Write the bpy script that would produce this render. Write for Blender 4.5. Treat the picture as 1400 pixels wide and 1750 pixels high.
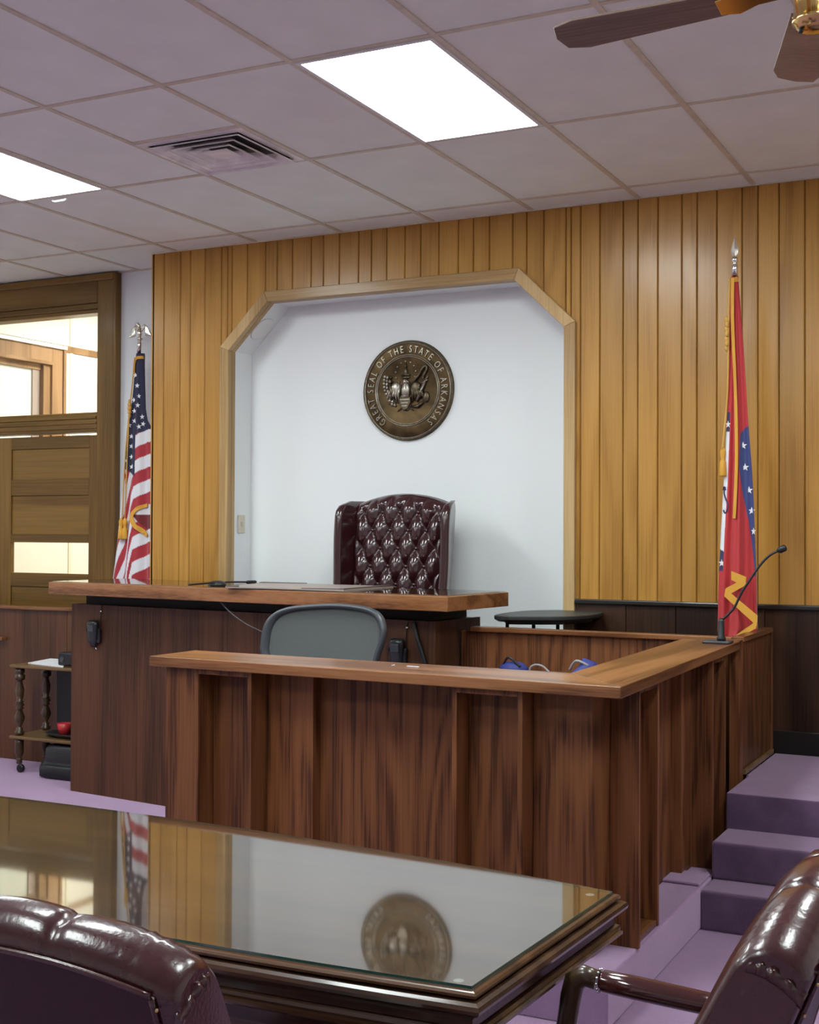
import bpy, math, random
from mathutils import Matrix, Vector, Euler
random.seed(7)
PI = math.pi
scene = bpy.context.scene
COL = scene.collection
for o in list(bpy.data.objects):
    bpy.data.objects.remove(o, do_unlink=True)

# ------------------------------------------------------------------ camera
HC = 1.58                                   # eye height above the courtroom floor
FPX, YAW, PITCH, ROLL = 2209.4, 0.4654, 0.0145, 0.0043
_f = Vector((-math.sin(YAW)*math.cos(PITCH), math.cos(YAW)*math.cos(PITCH), math.sin(PITCH)))
_r0 = Vector((math.cos(YAW), math.sin(YAW), 0)); _u0 = _r0.cross(_f)
_r = _r0*math.cos(ROLL) + _u0*math.sin(ROLL); _u = -_r0*math.sin(ROLL) + _u0*math.cos(ROLL)
cam_d = bpy.data.cameras.new('camera'); cam = bpy.data.objects.new('camera', cam_d); COL.objects.link(cam)
cam_d.sensor_fit = 'HORIZONTAL'; cam_d.sensor_width = 36.0; cam_d.lens = FPX/1400*36.0
cam_d.clip_start = 0.05
cam.matrix_world = Matrix(((_r.x, _u.x, -_f.x, 0), (_r.y, _u.y, -_f.y, 0), (_r.z, _u.z, -_f.z, HC), (0, 0, 0, 1)))
scene.camera = cam
def at(px, py, X=None, Y=None, Z=None):
    """survey point of the photograph -> metres, on a known plane"""
    d = _f + _r*((px-700)/FPX) - _u*((py-875)/FPX)
    if Y is not None: t = Y/d.y
    elif X is not None: t = X/d.x
    else: t = (Z-HC)/d.z
    return Vector((d.x*t, d.y*t, HC+d.z*t))

# ------------------------------------------------------------------ world / exposure
world = bpy.data.worlds.new('world'); scene.world = world; world.use_nodes = True
world.node_tree.nodes['Background'].inputs[0].default_value = (0.75, 0.82, 0.9, 1)
world.node_tree.nodes['Background'].inputs[1].default_value = 0.6
vs = scene.view_settings
vs.view_transform = 'Standard'; vs.look = 'None'; vs.gamma = 1; vs.use_curve_mapping = False
vs.exposure = 0.0
LAMP = 25.0                                 # radiance of the fluorescent diffusers
HALL_LAMP = 34.0

# ------------------------------------------------------------------ materials
MATS = {}
def _mat(name):
    m = bpy.data.materials.new(name); m.use_nodes = True
    nt = m.node_tree; b = nt.nodes['Principled BSDF']
    MATS[name] = m
    return m, nt, b
def plain(name, col, rough=0.5, metal=0.0, spec=0.5, coat=0.0, bump=0.0, bscale=200.0, var=0.0, vscale=6.0, alpha=1.0):
    m, nt, b = _mat(name)
    b.inputs['Base Color'].default_value = (*col, 1); b.inputs['Roughness'].default_value = rough
    b.inputs['Metallic'].default_value = metal; b.inputs['Specular IOR Level'].default_value = spec
    b.inputs['Coat Weight'].default_value = coat; b.inputs['Coat Roughness'].default_value = 0.08
    b.inputs['Alpha'].default_value = alpha
    tc = nt.nodes.new('ShaderNodeTexCoord')
    if bump:
        n = nt.nodes.new('ShaderNodeTexNoise'); n.inputs['Scale'].default_value = bscale; n.inputs['Detail'].default_value = 3
        nt.links.new(tc.outputs['Object'], n.inputs['Vector'])
        bp = nt.nodes.new('ShaderNodeBump'); bp.inputs['Strength'].default_value = bump; bp.inputs['Distance'].default_value = 0.004
        nt.links.new(n.outputs['Fac'], bp.inputs['Height']); nt.links.new(bp.outputs['Normal'], b.inputs['Normal'])
    if var:
        n = nt.nodes.new('ShaderNodeTexNoise'); n.inputs['Scale'].default_value = vscale; n.inputs['Detail'].default_value = 5
        nt.links.new(tc.outputs['Object'], n.inputs['Vector'])
        mx = nt.nodes.new('ShaderNodeMixRGB'); mx.blend_type = 'MULTIPLY'; mx.inputs[0].default_value = 1
        rp = nt.nodes.new('ShaderNodeValToRGB')
        rp.color_ramp.elements[0].position = 0.3; rp.color_ramp.elements[1].position = 0.7
        rp.color_ramp.elements[0].color = (1-var, 1-var, 1-var, 1); rp.color_ramp.elements[1].color = (1+var*.4, 1+var*.4, 1+var*.4, 1)
        mx.inputs[1].default_value = (*col, 1)
        nt.links.new(n.outputs['Fac'], rp.inputs[0]); nt.links.new(rp.outputs[0], mx.inputs[2]); nt.links.new(mx.outputs[0], b.inputs['Base Color'])
    return m
def wood(name, dark, mid, light, axis='Z', rough=0.4, coat=0.3, tint=0.15, ring=26.0, scale=3.0, bump=0.05, stretch=0.09, coat_rough=0.15, fine=0.28, lo=.18, midp=.48, spec=.3):
    m, nt, b = _mat(name); N = nt.nodes.new; L = nt.links.new
    tc = N('ShaderNodeTexCoord'); oi = N('ShaderNodeObjectInfo')
    mul = N('ShaderNodeVectorMath'); mul.operation = 'SCALE'; mul.inputs[0].default_value = (17.3, 9.1, 23.7)
    L(oi.outputs['Random'], mul.inputs['Scale'])
    add = N('ShaderNodeVectorMath'); add.operation = 'ADD'; L(tc.outputs['Object'], add.inputs[0]); L(mul.outputs[0], add.inputs[1])
    mp = N('ShaderNodeMapping'); s = [1, 1, 1]; s['XYZ'.index(axis)] = stretch; mp.inputs['Scale'].default_value = s
    L(add.outputs[0], mp.inputs['Vector'])
    n1 = N('ShaderNodeTexNoise'); n1.inputs['Scale'].default_value = scale; n1.inputs['Detail'].default_value = 2.0; n1.inputs['Distortion'].default_value = 0.3
    L(mp.outputs[0], n1.inputs['Vector'])
    k = N('ShaderNodeMath'); k.operation = 'MULTIPLY'; k.inputs[1].default_value = ring; L(n1.outputs['Fac'], k.inputs[0])
    sn = N('ShaderNodeMath'); sn.operation = 'SINE'; L(k.outputs[0], sn.inputs[0])
    h = N('ShaderNodeMath'); h.operation = 'MULTIPLY_ADD'; h.inputs[1].default_value = 0.32; h.inputs[2].default_value = 0.5; L(sn.outputs[0], h.inputs[0])
    mp2 = N('ShaderNodeMapping'); s2 = [1, 1, 1]; s2['XYZ'.index(axis)] = 0.02; mp2.inputs['Scale'].default_value = s2
    L(add.outputs[0], mp2.inputs['Vector'])
    n2 = N('ShaderNodeTexNoise'); n2.inputs['Scale'].default_value = 120; n2.inputs['Detail'].default_value = 4; L(mp2.outputs[0], n2.inputs['Vector'])
    mr = N('ShaderNodeMapRange'); mr.inputs[1].default_value = .34; mr.inputs[2].default_value = .66; L(n2.outputs['Fac'], mr.inputs[0])
    mixf = N('ShaderNodeMix'); mixf.data_type = 'FLOAT'; mixf.inputs[0].default_value = fine
    L(h.outputs[0], mixf.inputs[2]); L(mr.outputs[0], mixf.inputs[3])
    rp = N('ShaderNodeValToRGB'); e = rp.color_ramp.elements
    e[0].position = lo; e[0].color = (*dark, 1); e[1].position = 0.8; e[1].color = (*light, 1)
    q = e.new(midp); q.color = (*mid, 1)
    L(mixf.outputs[0], rp.inputs[0])
    hv = N('ShaderNodeHueSaturation')
    v = N('ShaderNodeMath'); v.operation = 'MULTIPLY_ADD'; v.inputs[1].default_value = 2*tint; v.inputs[2].default_value = 1-tint
    L(oi.outputs['Random'], v.inputs[0]); L(v.outputs[0], hv.inputs['Value']); L(rp.outputs[0], hv.inputs['Color'])
    L(hv.outputs[0], b.inputs['Base Color'])
    bp = N('ShaderNodeBump'); bp.inputs['Strength'].default_value = bump; bp.inputs['Distance'].default_value = 0.003
    L(n2.outputs['Fac'], bp.inputs['Height']); L(bp.outputs['Normal'], b.inputs['Normal'])
    b.inputs['Roughness'].default_value = rough; b.inputs['Coat Weight'].default_value = coat; b.inputs['Coat Roughness'].default_value = coat_rough
    b.inputs['Specular IOR Level'].default_value = spec
    return m
def emis(name, col, strength):
    m = bpy.data.materials.new(name); m.use_nodes = True; nt = m.node_tree
    nt.nodes.clear(); e = nt.nodes.new('ShaderNodeEmission'); e.inputs[0].default_value = (*col, 1); e.inputs[1].default_value = strength
    o = nt.nodes.new('ShaderNodeOutputMaterial'); nt.links.new(e.outputs[0], o.inputs[0]); MATS[name] = m
    return m
def sheet_glass(name, power, tint, rough=0.0):
    m = bpy.data.materials.new(name); m.use_nodes = True; nt = m.node_tree; nt.nodes.clear()
    lw = nt.nodes.new('ShaderNodeLayerWeight'); lw.inputs[0].default_value = .5
    pw = nt.nodes.new('ShaderNodeMath'); pw.operation = 'POWER'; pw.inputs[1].default_value = power; nt.links.new(lw.outputs['Facing'], pw.inputs[0])
    fr = nt.nodes.new('ShaderNodeMath'); fr.operation = 'MULTIPLY_ADD'; fr.inputs[1].default_value = .95; fr.inputs[2].default_value = .05; nt.links.new(pw.outputs[0], fr.inputs[0])
    t = nt.nodes.new('ShaderNodeBsdfTransparent'); t.inputs[0].default_value = (*tint, 1)
    g = nt.nodes.new('ShaderNodeBsdfGlossy'); g.inputs['Roughness'].default_value = rough
    x = nt.nodes.new('ShaderNodeMixShader'); o = nt.nodes.new('ShaderNodeOutputMaterial')
    ge = nt.nodes.new('ShaderNodeNewGeometry'); inv = nt.nodes.new('ShaderNodeMath'); inv.operation = 'SUBTRACT'; inv.inputs[0].default_value = 1
    mu = nt.nodes.new('ShaderNodeMath'); mu.operation = 'MULTIPLY'
    nt.links.new(ge.outputs['Backfacing'], inv.inputs[1]); nt.links.new(inv.outputs[0], mu.inputs[0]); nt.links.new(fr.outputs[0], mu.inputs[1])
    nt.links.new(mu.outputs[0], x.inputs[0]); nt.links.new(t.outputs[0], x.inputs[1]); nt.links.new(g.outputs[0], x.inputs[2]); nt.links.new(x.outputs[0], o.inputs[0])
    MATS[name] = m
    return m
def cloth(name):
    m, nt, b = _mat(name)
    a = nt.nodes.new('ShaderNodeAttribute'); a.attribute_name = 'Col'
    nt.links.new(a.outputs['Color'], b.inputs['Base Color']); b.inputs['Roughness'].default_value = 0.75
    b.inputs['Sheen Weight'].default_value = 0.2
    return m

OAK = wood('honey_oak', (.365, .170, .028), (.435, .212, .038), (.485, .245, .050), 'Z', rough=.38, coat=.38, tint=.08, ring=60, scale=2.2, coat_rough=.22, fine=.34, stretch=.12, lo=.2, midp=.42)
OAK_TRIM = wood('pale_oak', (.34, .20, .075), (.47, .30, .13), (.56, .38, .18), 'Z', rough=.45, coat=.2, tint=.06, ring=18, scale=3)
OAK_TRIM_X = wood('pale_oak_rail', (.34, .20, .075), (.47, .30, .13), (.56, .38, .18), 'X', rough=.45, coat=.2, tint=.06, ring=18, scale=3)
DOOR_OAK = wood('brown_oak', (.115, .056, .009), (.175, .090, .016), (.225, .122, .025), 'Z', rough=.45, coat=.15, tint=.06, ring=22, scale=3.5)
DOOR_OAK_X = wood('brown_oak_rail', (.115, .056, .009), (.175, .090, .016), (.225, .122, .025), 'X', rough=.45, coat=.15, tint=.06, ring=22, scale=3.5)
HALL_OAK = wood('hall_oak', (.20, .11, .045), (.28, .16, .07), (.34, .2, .1), 'Z', rough=.5, coat=.1, tint=.05)
WALNUT = wood('dark_walnut', (.062, .0195, .0068), (.138, .0475, .0155), (.190, .071, .0250), 'Z', rough=.48, coat=.04, tint=.14, ring=75, scale=2.6, coat_rough=.3, fine=.40, stretch=.16, lo=.24, midp=.42)
WALNUT_BENCH = wood('bench_walnut', (.042, .0150, .0066), (.078, .0285, .0120), (.108, .042, .0185), 'Z', rough=.5, coat=.03, tint=.06, ring=45, scale=2.0, coat_rough=.3, fine=.42, lo=.22, midp=.44)
WALNUT_X = wood('walnut_rail', (.11, .039, .0135), (.235, .092, .032), (.32, .138, .055), 'X', rough=.34, coat=.4, tint=.08, ring=24, scale=4, coat_rough=.18)
WALNUT_Y = wood('walnut_rail_deep', (.075, .026, .009), (.19, .073, .025), (.27, .115, .044), 'Y', rough=.34, coat=.4, tint=.05, ring=24, scale=4, coat_rough=.18)
WAINSCOT = wood('wainscot_walnut', (.014, .006, .0030), (.034, .0145, .007), (.058, .025, .0125), 'Z', rough=.4, coat=.25, tint=.15, ring=18, scale=2.5)
PARTITION = wood('partition_walnut', (.022, .0080, .0035), (.078, .027, .0100), (.115, .045, .019), 'Z', rough=.4, coat=.25, tint=.08, ring=18, scale=2.5)
MAHOG = wood('table_mahogany', (.028, .011, .0055), (.060, .026, .0115), (.095, .044, .019), 'X', rough=.28, coat=.6, tint=.03, ring=22, scale=5, coat_rough=.1)
MAHOG_TOP = wood('table_top_veneer', (.42, .33, .235), (.50, .405, .30), (.57, .475, .365), 'X', rough=.35, coat=.1, tint=.02, ring=12, scale=4)
CART_WOOD = wood('cart_maple', (.13, .072, .027), (.20, .115, .045), (.26, .155, .065), 'X', rough=.35, coat=.3, tint=.05)
BLACK_WOOD = plain('black_trim', (.012, .010, .009), .35, coat=.3)
DARK_GAP = plain('shadow_board', (.01, .007, .005), .7)
WHITE_WALL = plain('white_plaster', (.80, .82, .83), .8, bump=.04, bscale=90)
GREY_WALL = plain('grey_white_plaster', (.78, .80, .82), .8, bump=.04, bscale=90)
ROOM_WALL = plain('room_plaster', (.84, .84, .81), .85)
CREAM = plain('cream_panel', (.78, .74, .60), .6)
HALL_WHITE = plain('hall_white', (.82, .80, .72), .6)  # paler than the cream; carries the daylight on the far hall panels
TILE = plain('ceiling_tile_fibre', (.86, .905, .85), .95, bump=.35, bscale=260, var=.06, vscale=3)
GRIDBAR = plain('grid_enamel', (.66, .60, .48), .5, var=.12, vscale=14)
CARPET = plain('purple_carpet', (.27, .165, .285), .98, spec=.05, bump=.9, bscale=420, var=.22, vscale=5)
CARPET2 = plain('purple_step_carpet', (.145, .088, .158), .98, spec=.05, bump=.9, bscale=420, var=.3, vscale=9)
for _m in (CARPET, CARPET2):             # cut pile: brighter when seen along the surface
    _b = _m.node_tree.nodes['Principled BSDF']
    _b.inputs['Sheen Weight'].default_value = 1.0; _b.inputs['Sheen Roughness'].default_value = .42; _b.inputs['Sheen Tint'].default_value = (1.0, .74, 1.0, 1)
LEATHER = plain('burgundy_leather', (.050, .0105, .0115), .25, spec=.6, coat=.35, bump=.12, bscale=160, var=.2, vscale=30)
LEATHER_TUFT = plain('tufted_burgundy_leather', (.034, .0075, .0095), .2, spec=.6, coat=.4, bump=.06, bscale=160)
LEATHER_DULL = plain('dull_burgundy_vinyl', (.034, .011, .013), .5, spec=.35, bump=.15, bscale=240)
BRASS = plain('polished_brass', (.80, .58, .22), .16, metal=1)
NAIL = plain('nail_brass', (.62, .42, .20), .35, metal=1)
SILVER = plain('silver_metal', (.78, .75, .66), .18, metal=1)
CHROME = plain('chrome', (.75, .75, .76), .15, metal=1)
BRONZE = plain('aged_bronze', (.085, .052, .022), .42, metal=.85, var=.55, vscale=14, bump=.1, bscale=120)
BRONZE_HI = plain('pale_bronze_relief', (.42, .38, .32), .36, metal=.9, var=.35, vscale=40)  # paler bronze for the raised letters, rings, stars and left wing
BRONZE_MID = plain('bronze_relief', (.13, .10, .065), .38, metal=.9, var=.5, vscale=35)
BLACK_PLASTIC = plain('black_plastic', (.012, .012, .014), .4, bump=.05)
GREY_PLASTIC = plain('graphite_plastic', (.045, .050, .060), .38)
MESH_FABRIC = plain('grey_mesh_fabric', (.105, .118, .115), .85, bump=.6, bscale=600, var=.12, vscale=300)
BLACK_LAM = plain('charcoal_laminate', (.035, .037, .037), .42)
WHITE_PAINT = plain('white_enamel', (.74, .74, .73), .45)
VENT_DARK = plain('duct_shadow', (.09, .085, .082), .7)
IVORY = plain('ivory_plastic', (.62, .57, .45), .4)
PAPER = plain('white_paper', (.82, .82, .86), .8)
RED_PLASTIC = plain('red_plastic', (.45, .02, .025), .4)
BLUE_CLOTH = plain('blue_nylon', (.035, .045, .23), .6, bump=.3, bscale=90)
GOLD = plain('gold_fringe', (.68, .34, .035), .6, bump=.5, bscale=380)
GOLD_CORD = plain('gold_cord', (.60, .34, .07), .6)
GREY_CABLE = plain('grey_cable', (.30, .30, .32), .5)
DARK_METAL = plain('dark_metal', (.05, .05, .055), .35, metal=.8)
FAN_BLADE = wood('fan_blade_walnut', (.17, .115, .085), (.25, .18, .14), (.31, .23, .18), 'X', rough=.4, coat=.2, tint=.03)
BLOTTER = plain('tan_blotter', (.33, .27, .24), .5)
BLOTTER_EDGE = plain('brown_blotter_corner', (.09, .06, .055), .4)
ARM_WOOD = plain('red_mahogany_arm', (.05, .011, .009), .14, coat=.7, var=.3, vscale=18)
POST_WOOD = plain('brown_chair_post', (.060, .034, .014), .3, coat=.4, var=.35, vscale=20)
FROST = plain('frosted_pane', (.60, .63, .56), .5)
FROST.node_tree.nodes['Principled BSDF'].inputs['Emission Color'].default_value = (.85, .9, .8, 1)
FROST.node_tree.nodes['Principled BSDF'].inputs['Emission Strength'].default_value = .12  # faint glow added to lift the pane, standing in for light behind it
DIFFUSER = emis('fluorescent_diffuser', (.93, 1.02, 1.01), LAMP)
HALL_DIFF = emis('hall_diffuser', (1.0, .95, .85), HALL_LAMP)
PANE = sheet_glass('window_pane', 5.0, (.97, .98, .96))
DESK_GLASS = sheet_glass('desk_glass', 2.6, (.95, .96, .93), .035)
GLASS_EDGE = plain('green_glass_edge', (.02, .075, .062), .08, spec=.8, coat=.6)
FLAG = cloth('flag_cloth')
STAR_WHITE = plain('white_star', (.78, .78, .80), .7)

# ------------------------------------------------------------------ mesh builder
class MB:
    def __init__(s, M=None): s.v = []; s.f = []; s.M = M; s.sm = []
    def pt(s, p):
        p = Vector(p)
        s.v.append(tuple(s.M @ p) if s.M else tuple(p)); return len(s.v)-1
    def face(s, idx, smooth=False): s.f.append(tuple(idx)); s.sm.append(smooth)
    def box(s, x0, x1, y0, y1, z0, z1):
        x0, x1 = min(x0, x1), max(x0, x1); y0, y1 = min(y0, y1), max(y0, y1); z0, z1 = min(z0, z1), max(z0, z1)
        i = [s.pt(p) for p in ((x0,y0,z0),(x1,y0,z0),(x1,y1,z0),(x0,y1,z0),(x0,y0,z1),(x1,y0,z1),(x1,y1,z1),(x0,y1,z1))]
        for q in ((0,3,2,1),(4,5,6,7),(0,1,5,4),(1,2,6,5),(2,3,7,6),(3,0,4,7)): s.face([i[k] for k in q])
        return s
    def prism(s, poly, plane, a, b, smooth=False):
        """poly of 2-d points extruded along the missing axis from a to b; plane 'XY','XZ','YZ'"""
        def mk(p, c):
            return {'XY': (p[0], p[1], c), 'XZ': (p[0], c, p[1]), 'YZ': (c, p[0], p[1])}[plane]
        n = len(poly); A = [s.pt(mk(p, a)) for p in poly]; B = [s.pt(mk(p, b)) for p in poly]
        s.face(A[::-1]); s.face(B)
        for i in range(n): s.face((A[i], A[(i+1) % n], B[(i+1) % n], B[i]), smooth)
        return s
    def tube(s, path, r, n=10, caps=True):
        path = [Vector(p) for p in path]; m = len(path); rs = r if isinstance(r, (list, tuple)) else [r]*m
        rings = []; ref = None
        for i, p in enumerate(path):
            t = (path[min(i+1, m-1)]-path[max(i-1, 0)]).normalized()
            if ref is None:
                ref = Vector((0, 0, 1)) if abs(t.z) < .9 else Vector((1, 0, 0))
            a = (ref - t*ref.dot(t)).normalized(); b = t.cross(a); ref = a
            rings.append([s.pt(p + (a*math.cos(2*PI*k/n)+b*math.sin(2*PI*k/n))*rs[i]) for k in range(n)])
        for i in range(m-1):
            for k in range(n): s.face((rings[i][k], rings[i][(k+1) % n], rings[i+1][(k+1) % n], rings[i+1][k]), True)
        if caps: s.face(rings[0][::-1]); s.face(rings[-1])
        return s
    def lathe(s, prof, c=(0, 0, 0), n=16, axis='Z'):
        """prof list of (r, h)"""
        rings = []
        for r, h in prof:
            ring = []
            for k in range(n):
                a = 2*PI*k/n; q = (r*math.cos(a), r*math.sin(a), h)
                if axis == 'Y': q = (q[0], h, q[1])
                if axis == 'X': q = (h, q[0], q[1])
                ring.append(s.pt((c[0]+q[0], c[1]+q[1], c[2]+q[2])))
            rings.append(ring)
        for i in range(len(rings)-1):
            for k in range(n): s.face((rings[i][k], rings[i][(k+1) % n], rings[i+1][(k+1) % n], rings[i+1][k]), True)
        s.face(rings[0][::-1]); s.face(rings[-1])
        return s
    def ball(s, c, r, n=10, m=7):
        rx, ry, rz = r if isinstance(r, (tuple, list)) else (r, r, r)
        rings = []
        for j in range(1, m):
            t = PI*j/m
            rings.append([s.pt((c[0]+rx*math.sin(t)*math.cos(2*PI*k/n), c[1]+ry*math.sin(t)*math.sin(2*PI*k/n), c[2]+rz*math.cos(t))) for k in range(n)])
        a = s.pt((c[0], c[1], c[2]+rz)); b = s.pt((c[0], c[1], c[2]-rz))
        for k in range(n):
            s.face((a, rings[0][k], rings[0][(k+1) % n]), True); s.face((b, rings[-1][(k+1) % n], rings[-1][k]), True)
        for j in range(len(rings)-1):
            for k in range(n): s.face((rings[j][k], rings[j+1][k], rings[j+1][(k+1) % n], rings[j][(k+1) % n]), True)
        return s
    def loft(s, rings, caps=True, closed=True, smooth=True):
        R = [[s.pt(p) for p in ring] for ring in rings]; n = len(R[0])
        for i in range(len(R)-1):
            for k in range(n if closed else n-1):
                s.face((R[i][k], R[i][(k+1) % n], R[i+1][(k+1) % n], R[i+1][k]), smooth)
        if caps: s.face(R[0][::-1]); s.face(R[-1])
        return s
    def mesh(s, name):
        me = bpy.data.meshes.new(name); me.from_pydata(s.v, [], s.f)
        me.polygons.foreach_set('use_smooth', s.sm); me.update()
        import bmesh
        bm = bmesh.new(); bm.from_mesh(me); bmesh.ops.recalc_face_normals(bm, faces=bm.faces); bm.to_mesh(me); bm.free()
        return me

W = {}
def _link(o, parent, wm=None):
    COL.objects.link(o)
    if parent is not None:
        o.parent = parent; o.matrix_parent_inverse = W[parent.name].inverted()
    W[o.name] = wm or Matrix.Identity(4)
def thing(name, label, cat, loc, rz=0.0, group=None):
    o = bpy.data.objects.new(name, None); o.empty_display_size = .1
    o.location = loc; o.rotation_euler = (0, 0, rz)
    _link(o, None, Matrix.Translation(Vector(loc)) @ Matrix.Rotation(rz, 4, 'Z'))
    o['label'] = label; o['category'] = cat
    if group: o['group'] = group
    return o
def part(name, mb, mat, parent=None, bevel=0, label=None, subsurf=0, seg=2):
    me = mb if isinstance(mb, bpy.types.Mesh) else mb.mesh(name)
    if mat and not me.materials: me.materials.append(mat)
    o = bpy.data.objects.new(name, me); _link(o, parent)
    if subsurf:
        md = o.modifiers.new('s', 'SUBSURF'); md.levels = subsurf; md.render_levels = subsurf
    if bevel:
        md = o.modifiers.new('b', 'BEVEL'); md.width = bevel; md.segments = seg; md.limit_method = 'ANGLE'; md.angle_limit = .7
        md.harden_normals = False
    if label: o['label'] = label
    return o
def struct(name, mb, mat, bevel=0):
    o = part(name, mb, mat, None, bevel); o['kind'] = 'structure'; return o
def single(name, mb, mat, label, cat, group=None, bevel=0):
    o = part(name, mb, mat, None, bevel); o['label'] = label; o['category'] = cat
    if group: o['group'] = group
    return o
def inst(name, me, parent, loc, rz=0.0):
    """copy of a piece: shares mesh data"""
    o = bpy.data.objects.new(name, me); COL.objects.link(o); o.location = loc; o.rotation_euler = (0, 0, rz)
    if parent is not None:
        o.parent = parent; o.matrix_parent_inverse = W[parent.name].inverted()
    W[o.name] = Matrix.Translation(Vector(loc)) @ Matrix.Rotation(rz, 4, 'Z')
    return o

# ------------------------------------------------------------------ room shell
CEIL = 3.368
YW, YF, YN = 6.73, 7.108, 6.97        # panelled wall, far plaster wall, back of niche
XP = -5.25                            # left end of the panelled wall
XL, XR, YB = -8.9, 2.6, -3.6
PLAT = 0.463                          # judge's platform

struct('floor', MB().box(XL, XR, YB, YF+.1, -.06, 0), CARPET)
struct('wall_right', MB().box(XR, XR+.1, YB, YF+.1, 0, CEIL+.1), ROOM_WALL)
struct('wall_left', MB().box(XL-.1, XL, YB, YF+.1, 0, CEIL+.1), ROOM_WALL)
struct('wall_front', MB().box(XL, XR, YB-.1, YB, 0, CEIL+.1), ROOM_WALL)

# ceiling of lay-in tiles
T, TY, GX0, GY0 = .61, 1.15, -3.2281, 3.0294
ceiling = struct('ceiling', MB().box(XL, XR, YB, YF+.1, CEIL+.03, CEIL+.09), DARK_GAP)
def col_x(c): return GX0 + c*T
def row_y(r): return GY0 + r*TY
def tile_mesh(w, d):
    m = MB(); g = .0125
    m.box(g-.004, w-g+.004, g-.004, d-g+.004, .004, .022)
    me = m.mesh('ceiling_tile'); me.materials.append(TILE); return me
TILES = {}
def lay_tile(x0, x1, y0, y1):
    k = (round(x1-x0, 3), round(y1-y0, 3))
    if k not in TILES: TILES[k] = tile_mesh(*k)
    inst('ceiling_tile', TILES[k], ceiling, (x0, y0, CEIL))
lights = [(1, 1), (-3, 1), (5, 1), (-7, 1), (1, -1), (-3, -1), (5, -1), (1, -3), (-3, -3)]  # first two are in view; the others are unseen, added to light the room
c0, c1 = -9, 9
for c in range(c0, c1+1):
    xa, xb = max(col_x(c), XL), min(col_x(c+1), XR)
    if xb - xa < .05: continue
    for r in range(-6, 4):
        ya, yb = max(row_y(r), YB), row_y(r+1)
        if r == 3: yb = YW-.005 if xa > XP-.4 else YF
        if yb - ya < .03 or (c, r) in lights: continue
        if (c, r) == (-1, 1):
            lay_tile(xa, xb, ya, ya+TY/2); continue
        lay_tile(xa, xb, ya, yb)
def bar(x0, x1, y0, y1, dz=0.0):
    part('grid_bar', MB().box(x0, x1, y0, y1, CEIL-.002+dz, CEIL+.006+dz), GRIDBAR, ceiling)
for c in range(c0, c1+2):
    x = col_x(c)
    if XL < x < XR: bar(x-.0125, x+.0125, YB, YF if x < XP else YW)
for r in range(-5, 4):
    bar(XL, XR, row_y(r)-.0115, row_y(r)+.0115, .0007)
bar(col_x(-1), col_x(0), row_y(1)+TY/2-.0115, row_y(1)+TY/2+.0115, .0007)
part('wall_angle', MB().box(XP, XR, YW-.02, YW+.004, CEIL-.004, CEIL+.004), GRIDBAR, ceiling)
part('wall_angle', MB().box(XL, XP, YF-.02, YF, CEIL-.004, CEIL+.004), GRIDBAR, ceiling)

# far plaster wall with the doorway
DX0, DX1 = -6.94, -6.015              # clear opening
far = MB()
far.box(-5.85, XP+.4, YF, YF+.12, 0, CEIL+.05)
far.box(XL, -7.31, YF, YF+.12, 0, CEIL+.05)
far.box(-7.31, -5.85, YF, YF+.12, CEIL-.01, CEIL+.05)
struct('wall_back', far, GREY_WALL)
# masonry behind the panelling and the niche
core = MB()
core.box(XP+.02, -4.70, YW+.02, YF+.12, 0, CEIL); core.box(-2.34, XR, YW+.02, YF+.12, 0, CEIL)
core.box(-4.70, -2.34, YN+.02, YF+.12, 0, CEIL)
core.box(-4.70, -2.34, YW+.02, YN+.02, 3.06, CEIL)
struct('wall_core', core, DARK_GAP)

# ---- panelled wall: one plank after another, cut round the niche
NL, NR, NT = -4.632, -2.42, 2.985     # niche opening, inner edge of the trim
NZ = 2.70; NTL, NTR = -4.345, -2.715  # where the corner cuts start
O = .065                              # trim face width
def out_x(off):                       # outline of the niche grown by off
    k = off*math.tan(PI/8)
    return [(NL-off, .0), (NL-off, NZ+k), (NTL-k, NT+off), (NTR+k, NT+off), (NR+off, NZ+k), (NR+off, 0)]
def niche_top(x):
    if x <= NL-.03 or x >= NR+.03: return None
    P = [(NL-.03, NZ+.012), (NTL-.012, NT+.03), (NTR+.012, NT+.03), (NR+.03, NZ+.012)]
    for (xa, za), (xb, zb) in zip(P, P[1:]):
        if xa <= x <= xb: return za + (zb-za)*(x-xa)/(xb-xa)
wall_p = MB(); wall_p.box(XP+.001, -4.70, YW+.006, YW+.03, 0, CEIL); wall_p.box(-2.34, XR, YW+.006, YW+.03, 0, CEIL)
wall_p.box(-4.70, -2.34, YW+.006, YW+.03, 3.03, CEIL)
panel_wall = struct('wall_panelling', wall_p, DARK_GAP)
seams = [-5.25,-5.156,-5.026,-4.948,-4.835,-4.709,-4.629,-4.515,-4.381,-4.295,-4.185,-4.052,-3.965,-3.855,-3.723,-3.636,-3.534,-3.414,-3.311,-3.194,-3.071,-2.976,-2.878,-2.736,-2.651,-2.55,-2.42,-2.335,-2.225,-2.094,-2.012,-1.903,-1.774,-1.693,-1.589,-1.459,-1.378,-1.272,-1.144]
pat = [.085, .11, .13, .08, .105, .13]
i = 0
while seams[-1] < XR-.1: seams.append(round(min(seams[-1]+pat[i % 6], XR), 3)); i += 1
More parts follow.
